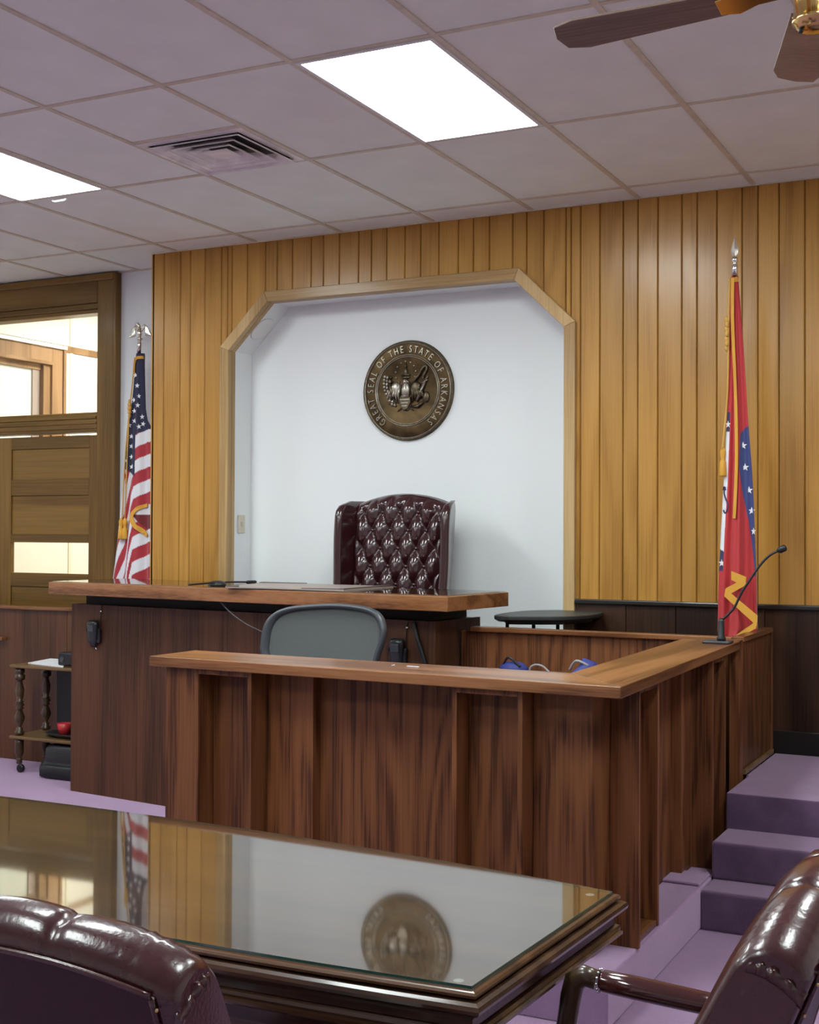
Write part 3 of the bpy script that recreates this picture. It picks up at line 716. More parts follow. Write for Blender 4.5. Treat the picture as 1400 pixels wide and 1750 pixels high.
# relief inside: ring of stars, figure, eagle with shield, scroll, branch and arrows
for k in range(13):
    a = PI/2 + 2*PI*k/13
    part('star', MB(MS).lathe([(.0065, .012), (.0062, .018), (.002, .021)], (-.012+.068*math.cos(a), .105+.071*math.sin(a), 0), 8), BRONZE_HI, seal)
fg = MB(MS); fg.ball((-.012, .110, .014), (.014, .03, .012)); fg.ball((-.012, .146, .016), (.009, .011, .010)); fg.ball((-.012, .078, .013), (.030, .010, .012)); fg.tube([(-.04, .09, .016), (-.012, .10, .018), (.016, .09, .016)], .006, 6)
fg.tube([(-.012, .155, .014), (-.010, .185, .013)], [.004, .002], 6)
part('goddess_figure', fg, BRONZE_MID, seal)
ry = MB(MS)
for k in range(24):
    a = 2*PI*k/24
    ry.tube([(-.012+.09*math.cos(a), .105+.088*math.sin(a), .0125), (-.012+(.115+.02*(k % 2))*math.cos(a), .105+(.10+.012*(k % 2))*math.sin(a), .0118)], [.0022, .001], 5)
part('rays', ry, BRONZE, seal)
bd = MB(MS); bd.ball((-.010, .0, .018), (.030, .052, .020), 14, 9); bd.ball((-.012, .052, .022), (.017, .017, .015), 12, 8); bd.tube([(-.006, .056, .030), (.012, .050, .030), (.016, .040, .028)], [.007, .005, .002], 6)
bd.ball((-.012, -.085, .014), (.034, .04, .012), 12, 8)
part('eagle_body', bd, BRONZE_HI, seal)
for s in (-1, 1):
    w_ = MB(MS)
    cx = -.010
    w_.ball((cx+s*.068, .012, .018), (.036, .042, .014), 14, 9)
    for k in range(5):
        w_.tube([(cx+s*(.036+.014*k), .038-.004*k, .020), (cx+s*(.050+.017*k), -.02-.004*k, .024), (cx+s*(.045+.017*k), -.075+.006*k, .016)], [.008, .010, .003], 6)
    part('eagle_wing', w_, BRONZE_HI if s < 0 else BRONZE_MID, seal)
sh = MB(MS).prism([(-.048, -.040), (.024, -.040), (.026, -.075), (.010, -.108), (-.012, -.124), (-.036, -.106), (-.050, -.075)], 'XY', .014, .030)
so = part('shield', sh, BRONZE_MID, seal, bevel=.004)
for z in (-.056, -.076, -.094): part('shield_bar', MB(MS).box(-.044+abs(z+.056)*.4, .020-abs(z+.056)*.4, z-.003, z+.003, .030, .033), BRONZE_HI, so)
part('shield_crest', MB(MS).ball((-.012, -.036, .028), (.030, .006, .006)), BRONZE_HI, seal)
sc = MB(MS).tube(smooth_path([(.035, .045, .016), (.075, .085, .020), (.105, .130, .018), (.125, .140, .016), (.128, .118, .016), (.108, .085, .016), (.105, .065, .014)]), .009, 8)
part('ribbon_scroll', sc, BRONZE_MID, seal)
sd = MB(MS); sd.tube([(.062, -.072, .020), (.118, .045, .022)], [.009, .009], 6); sd.tube([(.105, .040, .024), (.138, .058, .022)], [.006, .004], 6); sd.tube([(.125, .06, .02), (.14, .085, .016)], [.005, .003], 6)
part('sword', sd, BRONZE_HI, seal)
ban = MB(MS); ban.ball((.125, -.045, .016), (.024, .036, .010), 10, 7); ban.tube([(.03, -.10, .016), (.07, -.10, .02), (.105, -.075, .018)], [.008, .012, .008], 6)
part('banner', ban, BRONZE_MID, seal)
br_ = MB(MS)
for k in range(9):
    t = k/8; x = -.155+.025*math.sin(t*PI)*-.4+.05*t*t; y = .09-.17*t
    br_.ball((x, y, .016), (.010, .012, .008), 8, 6); br_.ball((x+.020, y-.006, .018), (.009, .012, .007), 8, 6)
part('laurel_branch', br_, BRONZE_HI, seal)
an = MB(MS); an.ball((-.118, .055, .018), (.014, .022, .012)); an.ball((-.112, .083, .018), (.009, .010, .009)); an.tube([(-.118, .05, .018), (-.105, .0, .018), (-.10, -.05, .016)], [.012, .016, .018], 8); an.tube([(-.1, .055, .02), (-.075, .04, .02), (-.06, .045, .02)], .005, 6)
part('angel_figure', an, BRONZE_MID, seal)
cl_ = MB(MS)
for k in range(14):
    cl_.ball((-.105+random.uniform(-.02, .05), -.06-.035*random.random()-.0*k, .014), (.010, .007, .008), 7, 5)
for s in (-1, 1): cl_.tube([(-.012+s*.02, -.10, .016), (-.012+s*.055, -.125, .016)], [.006, .003], 6)
part('foliage', cl_, BRONZE_MID, seal)

# ------------------------------------------------------------------ flags
def star_mesh(r):
    m = MB(); P = []
    for k in range(10):
        rr = r if k % 2 == 0 else r*.40; a = PI/2+PI*k/5; P.append((rr*math.cos(a), rr*math.sin(a)))
    m.prism(P, 'XZ', -.0012, 0); me = m.mesh('star'); me.materials.append(STAR_WHITE); return me
def lerp_tab(tab, y):
    if y <= tab[0][0]: return tab[0][1:]
    for a, b in zip(tab, tab[1:]):
        if y <= b[0]:
            t = (y-a[0])/(b[0]-a[0]); return tuple(p+(q-p)*t for p, q in zip(a[1:], b[1:]))
    return tab[-1][1:]
def draped(name, parent, Y0, tab, folds, depth, colour, y0, y1, nu=120, nv=380):
    """closed hanging cloth: tab = (photo row, left, right); folds(a, b) depth offset"""
    m = MB(); rings = []; cols = []
    for j in range(nv+1):
        b = j/nv; y = y0+(y1-y0)*b; l, r = lerp_tab(tab, y); ringp = []
        for i in range(nu+1):
            a = i/nu; x = l+(r-l)*a; p = at(x, y, Y=Y0)
            p.y = Y0 - depth(b)*(math.sin(PI*a)**.6 if 0 < a < 1 else 0) - folds(a, b); ringp.append(p)
        for i in range(nu-1, 0, -2):
            a = i/nu; x = l+(r-l)*a; p = at(x, y, Y=Y0); p.y = Y0 + depth(b)*math.sin(PI*a)**.6*.8 + .012*math.sin(a*17+b*3); ringp.append(p)
        rings.append(ringp)
    m.loft(rings, caps=True)
    me = m.mesh(name); me.materials.append(FLAG)
    at_ = me.color_attributes.new('Col', 'FLOAT_COLOR', 'POINT')
    n = len(rings[0])
    for j in range(nv+1):
        y = y0+(y1-y0)*j/nv; l, r = lerp_tab(tab, y)
        for i in range(n):
            a = i/nu if i <= nu else (nu-1-2*(i-nu-1))/nu
            c = colour(l+(r-l)*a, y) if i <= nu else colour(l+(r-l)*a, y)
            at_.data[j*n+i].color = (*c, 1)
    o = part(name, me, FLAG, parent)
    def front(px, py):
        y = min(max(py, y0), y1); l, r = lerp_tab(tab, y); a = min(max((px-l)/(r-l), 0), 1); b = (y-y0)/(y1-y0)
        p = at(px, py, Y=Y0); p.y = Y0 - depth(b)*(math.sin(PI*a)**.6 if 0 < a < 1 else 0) - folds(a, b); return p
    return o, front
def ribbon(name, parent, pts, w, front, off=.006, mat=None, th=.003, n=5):
    """fringe strip following the cloth"""
    P = smooth_path([Vector((x, y, 0)) for x, y in pts], n) if n > 1 else [Vector((x, y, 0)) for x, y in pts]
    rings = []
    for i, p in enumerate(P):
        t = (P[min(i+1, len(P)-1)]-P[max(i-1, 0)]).normalized(); nn = Vector((-t.y, t.x, 0))*w/2
        A = front(*(p+nn).xy); B = front(*(p-nn).xy)
        d = Vector((0, -off, 0)); e_ = Vector((0, -off-th, 0))
        rings.append([A+d, B+d, B+e_, A+e_])
    return part(name, MB().loft(rings, smooth=False), mat or GOLD, parent)
RED, WHITE, BLUE = (.38, .020, .032), (.72, .72, .76), (.012, .013, .050)

# --- national flag
YU = 6.92
usf = thing('national_flag', 'red white and blue striped flag on a pole in the corner by the door', 'flag', (*at(240, 900, Y=YU).xy, PLAT))
us_tab = [(604, 233, 247), (625, 231, 247), (660, 229, 248), (700, 225, 250), (718, 221, 253), (735, 219, 262), (770, 216, 266), (800, 213, 268), (830, 211, 270), (880, 206, 272), (920, 202, 273), (960, 198, 274), (990, 194, 275), (1090, 184, 276)]
G = [(194, 950, 27), (200, 927, 25), (208, 905, 25), (216, 882, 25), (224, 840, 30), (229, 822, 25), (235, 810, 21.5), (255, 799, 21.5), (290, 790, 21)]
def us_col(x, y):
    if x < 236 and y < 798+(x-213)*.72: return BLUE
    if x >= 236 and y < 743-(x-236)*.42: return BLUE
    g, th = lerp_tab(G, x)
    if x < 219 and y < g: return WHITE if y > g-50 else RED
    if x > 234 and 875 < y < 905-(x-256)*.2 and y > 880+ (256-x)*.0 and (y-880) < (x-233)*1.1 and x > 236: return (.16, .012, .018)
    n = math.floor((y-g)/th)
    return RED if n % 2 == 0 else WHITE
def us_fold(a, b): return .018*b*math.sin(2*PI*(2.3*a+.25*b)) + .010*math.sin(2*PI*(4.1*a-.4*b))*b
uc, ufront = draped('cloth', usf, YU, us_tab, us_fold, lambda b: .015+.05*b, us_col, 604, 1090)
SMU = star_mesh(.0185)
for cx, cy in ((720, 650), (733, 705), (740, 760), (713, 780), (737, 808), (718, 838), (757, 868), (720, 890), (746, 920), (690, 912), (700, 970), (700, 1022), (670, 1042), (703, 1077), (674, 1098), (708, 1130), (762, 905)):
    px, py = cx/3.069, 430+cy/3.069
    p = ufront(px, py); o = inst('star', SMU, uc, p+Vector((0, -.003, 0)), 0); o.rotation_euler = (0, random.uniform(-.25, .25), random.uniform(.1, .5))
ribbon('fringe', usf, [(231, 640), (232, 622), (236, 613), (247, 611)], 5, ufront)
ribbon('fringe', usf, [(259, 863), (246, 868), (236, 878), (234, 887)], 6, ufront, .010)
ribbon('fringe', usf, [(234, 886), (240, 898), (247, 904), (259, 916)], 7, ufront, .012)
pole_top = at(238, 600, Y=YU); pole_bot = Vector((pole_top.x-.06, YU, PLAT))
part('pole', MB().tube([pole_bot, pole_top], .013, 12), plain('dark_pole_wood', (.04, .025, .015), .3, coat=.4), usf)
part('ferrule', MB().tube([pole_top-Vector((0, 0, .005)), pole_top+Vector((.002, 0, .05)), pole_top+Vector((.003, 0, .06)), pole_top+Vector((.003, 0, .075))], [.016, .015, .011, .012], 14), CHROME, usf)
part('stand_base', MB().lathe([(.15, 0), (.15, .02), (.10, .05), (.03, .08), (.02, .16)], tuple(pole_bot), 28), BRASS, usf)
ft = pole_top+Vector((.004, 0, .07))
eg = MB(); eg.ball(ft+Vector((0, 0, .010)), (.022, .022, .012), 12, 7); eg.ball(ft+Vector((0, -.004, .048)), (.020, .018, .034), 12, 8); eg.tube([ft+Vector((0, -.004, .075)), ft+Vector((-.002, -.006, .10)), ft+Vector((-.010, -.010, .112)), ft+Vector((-.022, -.014, .108))], [.014, .011, .011, .004], 10)
ego = part('eagle_finial', eg, SILVER, usf)
for s in (-1, 1):
    for k in range(6):
        w0 = ft+Vector((s*.014, 0, .062)); t = k/5
        w1 = ft+Vector((s*(.030+.020*t), .004, .105-.012*t)); w2 = ft+Vector((s*(.046+.036*t), .006, .078-.03*t)); w3 = ft+Vector((s*(.046+.040*t), .006, .030-.006*t))
        part('wing_feather', MB().tube(smooth_path([w0, w1, w2, w3], 4), [.006]*12+[.002], 7), SILVER, ego)
knot = ufront(227, 700)
cu = MB()
cu.tube(smooth_path([ufront(233, 612)+Vector((0, -.012, 0)), ufront(230, 655)+Vector((0, -.014, 0)), knot+Vector((0, -.018, 0))]), .005, 6)
for dx in (-1.6, 1.2): cu.tube(smooth_path([knot+Vector((0, -.018, 0)), ufront(223+dx, 780)+Vector((0, -.020, 0)), ufront(218.5+dx*1.2, 890)+Vector((0, -.022, 0))]), .0042, 6)
part('cord', cu, GOLD_CORD, usf)
kn = MB()
for dz, r in ((.05, .010), (.03, .014), (.005, .016), (-.02, .014), (-.045, .011)): kn.ball(knot+Vector((0, -.018, dz)), (r, r, .018), 10, 6)
part('cord_knot', kn, GOLD_CORD, usf)
for dx in (-1.9, 2.0):
    p = ufront(218+dx*1.2, 888)+Vector((0, -.022, 0))
    part('tassel', MB().lathe([(.006, .01), (.016, -.01), (.015, -.035), (.010, -.05), (.018, -.065), (.021, -.125), (.019, -.13)], tuple(p), 12), GOLD, usf)

# --- state flag
YA = 6.40
akf = thing('state_flag', 'red state flag with blue starred band and gold fringe at the right', 'flag', (*at(1255, 900, Y=YA).xy, PLAT))
ak_tab = [(472, 1250, 1262), (500, 1247, 1264), (560, 1246, 1269), (620, 1247, 1273), (680, 1245, 1277), (740, 1242, 1281), (800, 1239, 1286), (860, 1236, 1289), (920, 1233, 1291), (980, 1230, 1293), (1030, 1229, 1294), (1076, 1228, 1295), (1085, 1229, 1287), (1140, 1230, 1285)]
AR, AW, AB, AN = (.50, .030, .036), (.72, .73, .77), (.045, .060, .20), (.035, .030, .10)
wb = [(700, 1250), (738, 1249), (820, 1246.5), (880, 1243), (940, 1240), (980, 1239)]
bb = [(726, 1285), (730, 1276), (742, 1268), (800, 1267), (850, 1273), (890, 1281), (930, 1286), (980, 1292)]
def ak_col(x, y):
    if 705 < y < 975 and x < lerp_tab(wb, y)[0]:
        if y < 738: return AN
        if y < 940+(x-1236)*.5: return AW
        return AN
    if 726 < y < 985 and x > lerp_tab(bb, y)[0]: return AB
    return AR
def ak_fold(a, b): return .022*b*math.sin(2*PI*(2.0*a+.1)) + .008*math.sin(2*PI*(5*a+.3*b))*b
ac, afront = draped('cloth', akf, YA, ak_tab, ak_fold, lambda b: .012+.05*b, ak_col, 472, 1140)
SMA = star_mesh(.020)
for px, py, s in ((1272, 762, 1), (1275.5, 799, 1), (1281.5, 838, 1), (1286, 873, .9), (1289.5, 908, .6), (1236.5, 962, .8), (1246.5, 726, .7)):
    p = afront(px, py); o = inst('star', SMA, ac, p+Vector((0, -.003, 0)), .1); o.scale = (s, 1, 1)
part('letter_stroke', MB().tube(smooth_path([afront(*q)+Vector((0, -.002, 0)) for q in ((1242, 832), (1240, 842), (1243, 853), (1247, 862), (1246, 872), (1242, 877), (1239, 872))], 4), .0035, 6), plain('navy_print', AN, .7), ac)
part('letter_stroke', MB().tube(smooth_path([afront(*q)+Vector((0, -.002, 0)) for q in ((1238, 838), (1240, 832), (1243, 838))], 4), .003, 6), MATS['navy_print'], ac)
ribbon('fringe', akf, [(1254, 476), (1254, 540), (1256, 590), (1259, 650), (1262, 720), (1263, 790), (1261, 850), (1259, 886)], 6, afront, .010)
ribbon('fringe', akf, [(1247, 482), (1254, 480), (1263, 478)], 8, afront, .008)
for k_, q_ in enumerate((((1250, 976), (1276, 986), (1274, 1003), (1250, 991)), ((1274, 988), (1275, 1000), (1239, 1020), (1241, 1005)),
                         ((1240, 1006), (1295, 1052), (1294, 1070), (1238, 1019)), ((1295, 1060), (1292, 1074), (1262, 1090), (1254, 1088)))):
    F_ = [at(x, y, Y=YA-.088-.004*k_) for x, y in q_]
    part('fringe', MB().loft([F_, [p+Vector((0, .003, 0)) for p in F_]], smooth=False), GOLD, akf)
ptop = at(1256, 470, Y=YA); pbot = Vector((ptop.x-.01, YA, PLAT))
part('pole', MB().tube([pbot, ptop], .013, 12), MATS['dark_pole_wood'], akf)
part('stand_base', MB().lathe([(.075, 0), (.075, .02), (.06, .05), (.03, .08), (.02, .16)], tuple(pbot), 28), BRASS, akf)
part('ferrule', MB().tube([ptop-Vector((0, 0, .004)), ptop+Vector((0, 0, .035)), ptop+Vector((0, 0, .05)), ptop+Vector((0, 0, .06)), ptop+Vector((0, 0, .07)), ptop+Vector((0, 0, .082)), ptop+Vector((0, 0, .09))], [.016, .014, .013, .008, .016, .015, .008], 14), CHROME, akf)
q = ptop+Vector((0, 0, .088))
part('spear_finial', MB().loft([[q+Vector((x, y, z)) for x, y in ((-w_, 0), (0, -.006), (w_, 0), (0, .006))] for z, w_ in ((0, .005), (.02, .016), (.04, .017), (.10, .001))], smooth=False), SILVER, akf)
ck = MB(); ck.tube(smooth_path([afront(1249, 476)+Vector((0, -.015, 0)), afront(1248, 530)+Vector((0, -.02, 0)), afront(1247, 600)+Vector((0, -.02, 0)), afront(1245, 680)+Vector((0, -.02, 0)), afront(1241, 770)+Vector((-.01, -.02, 0))]), .005, 6)
part('cord', ck, GOLD_CORD, akf)
kn = MB()
for k in range(7): kn.ball(afront(1246.5+(k % 2)*1.5, 548+k*8)+Vector((-.006, -.024, 0)), (.011, .011, .018), 9, 6)
part('cord_knot', kn, GOLD_CORD, akf)
p = afront(1240, 768)+Vector((-.006, -.02, 0))
part('tassel', MB().lathe([(.005, .01), (.014, -.01), (.012, -.035), (.009, -.05), (.016, -.065), (.019, -.13), (.017, -.135)], tuple(p), 12), GOLD, akf)

# ------------------------------------------------------------------ judge's chair
jx, jy = -3.385, 6.60
jc = thing('judge_chair', 'tall burgundy leather wingback chair with button tufting behind the bench', 'chair', (jx, jy, PLAT))
dx_, dz_ = .118, .103
def tuft(x, z):
    p = x/dx_ + z/(2*dz_); q_ = x/dx_ - z/(2*dz_)
    h = math.sqrt(abs(math.sin(PI*p)*math.sin(PI*q_)))
    fp, fq = p-round(p), q_-round(q_)
    bx, bz = (fp+fq)/2*dx_, (fp-fq)*dz_
    return h*.75 + .25*min(1, math.hypot(bx, bz)/.05)
def lean(z): return (z-1.2)*.13
rings = []; NX, NZ_ = 84, 110
zt0 = 1.685                                     # height of the top button row
for j in range(NZ_+1):
    s = j/NZ_; ring_ = []
    e_ = 0 if s < .94 else (s-.94)/.06
    rd = math.sqrt(max(0, 1-e_*e_))
    for i in range(NX+1):
        x = -.285+.57*i/NX; zt = 1.795-.055*(x/.285)**2; z = .98+(zt-.98)*s
        hw2 = .285*(.93+.07*min(1, (z-.98)/.6)); xx = x/.285*hw2
        fade = min(1, (zt-z)/.07)*min(1, (.285-abs(x))/.03+.25)
        ring_.append((jx+xx, jy+lean(z)-.005-(.030+.050*tuft(x, z-zt0)*max(fade, .12))*(.35+.65*rd)+.02*(1-rd), z))
    for i in range(NX, -1, -6):
        x = -.285+.57*i/NX; zt = 1.795-.055*(x/.285)**2; z = .98+(zt-.98)*s; hw2 = .285*(.93+.07*min(1, (z-.98)/.6))
        ring_.append((jx+x/.285*hw2, jy+lean(z)+.10-.07*(1-rd), z))
    rings.append(ring_)
back = part('tufted_back', MB().loft(rings), LEATHER_TUFT, jc)
btn = MB().ball((0, 0, 0), (.010, .006, .010), 10, 6).mesh('button'); btn.materials.append(LEATHER_TUFT)
for row in range(0, 7):
    z = zt0-row*dz_
    for k in range(-3, 4):
        x = k*dx_ + (0 if row % 2 == 0 else dx_/2)
        if abs(x) > .235 or (row == 0 and abs(x) > .15): continue
        inst('button', btn, back, (jx+x*.98, jy+lean(z)-.044, z))
for s in (-1, 1):
    rings = []
    for j in range(29):
        t = j/28; z = .95+(1.752-.95)*t
        e_ = 0 if t < .90 else (t-.90)/.10; rd = math.sqrt(max(.0, 1-e_*e_))
        yf = jy-.165+.06*t+.03*math.sin(t*PI*1.6)+(1-rd)*.10; yb = jy+.085
        xo = .318+.022*math.sin(min(1, t*1.3)*PI*.55)-(1-rd)*.01; xi = .268
        th = .024*(.45+.55*rd)
        cen = [(xi, yb), (xi+(xo-xi)*.45, (yb*.5+yf*.5)), (xo, yf)]
        ring_ = []
        for (cx, cy) in cen: ring_.append((jx+s*(cx+th), cy+lean(z), z))
        for k in range(1, 6):
            a = PI*k/6; ring_.append((jx+s*(cen[2][0]+th*1.25*math.cos(a)), cen[2][1]+lean(z)-th*1.35*math.sin(a), z))
        for (cx, cy) in cen[::-1]: ring_.append((jx+s*(cx-th), cy+lean(z), z))
        rings.append(ring_)
    part('wing', MB().loft(rings), LEATHER_TUFT, jc)
    part('armrest', MB().loft([[(jx+s*(.315+.05*math.cos(a)), y, 1.03+.05*math.sin(a)) for a in [2*PI*k/12 for k in range(12)]] for y in (6.22, 6.24, 6.62)]), LEATHER_TUFT, jc)
part('back_shell', MB().box(jx-.27, jx+.27, jy+.085, jy+.11, .97, 1.66), LEATHER_DULL, jc, bevel=.01)
part('seat', MB().box(jx-.27, jx+.27, 6.18, 6.62, .84, .96), LEATHER_TUFT, jc, bevel=.04, seg=4)
part('gas_column', MB().lathe([(.03, PLAT+.09), (.03, .84)], (jx, 6.42, 0), 14), DARK_METAL, jc)
bs = MB()
for k in range(5):
    a = 2*PI*k/5+.3; bs.tube([(jx, 6.42, PLAT+.11), (jx+.25*math.cos(a), 6.42+.25*math.sin(a), PLAT+.06)], [.035, .02], 8)
    bs.ball((jx+.25*math.cos(a), 6.42+.25*math.sin(a), PLAT+.028), .028)
part('star_base', bs, DARK_METAL, jc)

# ------------------------------------------------------------------ mesh office chair in the witness box
ax, ay = -3.035, 5.20
ae = thing('office_chair', 'grey mesh-back office chair inside the witness stand', 'chair', (ax, ay, KZ))
cx0 = 559
out_px = [(456, 1120), (453, 1096), (455, 1070), (463, 1052), (478, 1041), (505, 1035), (560, 1032), (610, 1036), (638, 1043), (653, 1055), (661, 1074), (660, 1096), (653, 1120)]
bp = []
for (x, y) in out_px:
    p = at(x, y, Y=ay); bp.append(p)
low = [Vector((-2.80, ay, .83)), Vector((-2.93, ay, .74)), Vector((-3.12, ay, .74)), Vector((-3.27, ay, .83))]
loop = bp + low
ctr = Vector((ax, ay, 1.02))
def curve_y(p): return ay + .05*((p.x-ax)/.33)**2 *-1 + (p.z-.9)*.16
N_ = 4; Q = loop; dense = []
n = len(Q)
for i in range(n):
    a, b, c, d = Q[i-1], Q[i], Q[(i+1) % n], Q[(i+2) % n]
    for k in range(N_):
        t = k/N_; p = .5*((2*b)+(c-a)*t+(2*a-5*b+4*c-d)*t*t+(3*b-a-3*c+d)*t**3); dense.append(p)
def inset(p, s): q = ctr+(p-ctr)*s; return q
rg = []
prof = [(1.0, .0), (.985, .018), (.945, .022), (.90, .012), (.885, -.004), (.90, -.016), (.945, -.022), (.985, -.018)]
rings = []
for p in dense:
    ring_ = []
    for s, o_ in prof:
        q = inset(p, s); ring_.append((q.x, curve_y(q)-o_, q.z))
    rings.append(ring_)
m = MB(); m.loft(rings+[rings[0]], caps=False)
part('back_frame', m, GREY_PLASTIC, ae)
m = MB(); L1 = [[(inset(p, s).x, curve_y(inset(p, s))+.002, inset(p, s).z) for p in dense] for s in (.905, .6, .3, .0005)]
m.loft(L1, caps=False); m.loft([[(x, y+.004, z) for x, y, z in r_] for r_ in L1[::-1]], caps=False)
part('back_mesh', m, MESH_FABRIC, ae)
sr = []
for z, s in ((.60, .9), (.615, 1.0), (.64, 1.0), (.655, .93)): sr.append([(ax+.26*s*math.copysign(abs(math.cos(a))**.6, math.cos(a)), ay+.26+.24*s*math.copysign(abs(math.sin(a))**.6, math.sin(a)), z) for a in [2*PI*k/28 for k in range(28)]])
part('seat', MB().loft(sr), GREY_PLASTIC, ae)
part('back_support', MB().tube([(ax, ay+.02, .80), (ax, ay+.0, .68), (ax, ay+.12, .58), (ax, ay+.24, .57)], .03, 8), GREY_PLASTIC, ae)
part('gas_column', MB().lathe([(.028, KZ+.08), (.028, .60)], (ax, ay+.24, 0), 12), DARK_METAL, ae)
bs = MB()
for k in range(5):
    a = 2*PI*k/5; bs.tube([(ax, ay+.24, KZ+.10), (ax+.26*math.cos(a), ay+.24+.26*math.sin(a), KZ+.06)], [.03, .018], 8); bs.ball((ax+.26*math.cos(a), ay+.24+.26*math.sin(a), KZ+.028), .028)
part('star_base', bs, GREY_PLASTIC, ae)

# ------------------------------------------------------------------ black-topped stand by the niche
bt = thing('side_stand', 'black round-cornered tabletop on brackets behind the witness screen', 'table', (-2.33, 6.36, PLAT))
tz = 1.150
P = [at(x, y, Z=tz) for x, y in ((845, 1051), (868, 1046.5), (908, 1043.0), (960, 1042.3), (1012, 1043.5), (1030, 1045.5), (1019, 1049), (992, 1052.0), (960, 1053.6), (905, 1053.6), (856, 1053))]
SMP = []
for i in range(len(P)):
    a, b, c, d = P[i-1], P[i], P[(i+1) % len(P)], P[(i+2) % len(P)]
    for k in range(3):
        t = k/3; SMP.append((.5*((2*b)+(c-a)*t+(2*a-5*b+4*c-d)*t*t+(3*b-a-3*c+d)*t**3)).xy)
cen = sum((Vector((x, y)) for x, y in SMP), Vector((0, 0)))/len(SMP)
def sc_(s): return [cen+(Vector(q)-cen)*s for q in SMP]
part('top', MB().loft([[(q.x, q.y, tz-.030) for q in sc_(.93)], [(q.x, q.y, tz-.018) for q in sc_(.995)], [(q.x, q.y, tz-.004) for q in sc_(1.0)], [(q.x, q.y, tz) for q in sc_(.985)]], smooth=False), BLACK_LAM, bt)
lo = sorted(SMP, key=lambda q: q[0])
c1, c2 = at(868, 1064, Z=1.11), at(905, 1066, Z=1.11)
for px, py in ((857, 1057), (908, 1058.5), (955, 1058.5)):
    b0 = at(px, py, Z=tz-.03); d_ = (Vector((cen.x, cen.y, 0))-Vector((b0.x, b0.y, 0)))
    b1 = b0 + d_*.12
    part('bracket', MB().tube([b0+d_*.02, b1+Vector((0, 0, -.018)), b1+Vector((0, 0, -.03))], [.008, .010, .008], 8), BLACK_PLASTIC, bt)
    part('leg', MB().tube([b1+Vector((0, 0, -.02)), Vector((b1.x, max(b1.y, 6.1), PLAT))], .010, 8), BLACK_PLASTIC, bt)
part('under_frame', MB().prism([tuple(q) for q in sc_(.80)], 'XY', tz-.045, tz-.031), BLACK_PLASTIC, bt)

# ------------------------------------------------------------------ things on and around the bench
bz = 1.2705
pc_ = [at(385, 1004.5, Z=bz), at(588, 1010.0, Z=bz), at(672, 1003.5, Z=bz), at(450, 997.0, Z=bz)]
blt = thing('desk_blotter', 'tan desk blotter with dark leather corners on the bench top', 'desk blotter', tuple(sum(pc_, Vector())/4))
part('pad', MB().prism([(p.x, p.y) for p in pc_], 'XY', bz, bz+.006), BLOTTER, blt)
for i in range(4):
    a, b, c = pc_[i], pc_[(i+1) % 4], pc_[i-1]
    tri = [a.xy, a.xy+(b.xy-a.xy)*.12, a.xy+(c.xy-a.xy)*.35]
    part('corner_tab', MB().prism([tuple(q) for q in tri], 'XY', bz+.0061, bz+.010), BLOTTER_EDGE, blt)
ed = (pc_[2].xy-pc_[1].xy); nrm2 = Vector((-ed.y, ed.x)).normalized()*.03
part('end_bar', MB().prism([tuple(pc_[1].xy), tuple(pc_[2].xy), tuple(pc_[2].xy+nrm2), tuple(pc_[1].xy+nrm2)], 'XY', bz+.0061, bz+.012), BLOTTER_EDGE, blt)
mo = at(371, 1001, Z=bz)
mb_ = thing('desk_microphone', 'small black microphone base lying at the left of the bench top', 'microphone', (mo.x, mo.y, bz))
part('base', MB().loft([[(mo.x+.055*s*math.cos(a), mo.y+.05*s*math.sin(a), bz+h) for a in [2*PI*k/18 for k in range(18)]] for s, h in ((.95, 0), (1, .008), (.8, .02), (.45, .028))]), BLACK_PLASTIC, mb_)
sa, sb = at(322, 999.5, Z=bz+.012), at(436, 994.5, Z=bz+.014)
part('stem', MB().tube(smooth_path([sa, (sa+sb)/2+Vector((0, -.01, .006)), sb], 5), .005, 8), BLACK_PLASTIC, mb_)
part('capsule', MB().tube([sb-(sb-sa).normalized()*.07, sb-(sb-sa).normalized()*.06, sb, sb+(sb-sa).normalized()*.01], [.005, .010, .010, .005], 10), BLACK_PLASTIC, mb_)
cab = [mo+Vector((-.02, -.05, .006)), bench_pt(-2.32+.62-.0, .004, 1.275)]
c0_ = at(360, 1003, Z=bz+.004); ce = Vector((c0_.x+.01, c0_.y, bz+.004))
yb_ = bench_pt(-1.9, -.012, 0).y
cp = [mo+Vector((-.03, -.04, .006))]
for (px, py), o_ in (((361, 1006), -.008), ((372, 1022), -.02), ((392, 1045), -.05), ((420, 1066), -.07), ((452, 1082), -.06), ((500, 1110), -.02), ((560, 1180), .0)):
    y_ = 5.84+o_; cp.append(at(px, py, Y=y_))
single('microphone_cable', MB().tube(smooth_path(cp, 5), .0036, 6), plain('dark_grey_cable', (.06, .058, .058), .5), 'thin grey cable hanging from the bench microphone in front of the walnut panel', 'cable')

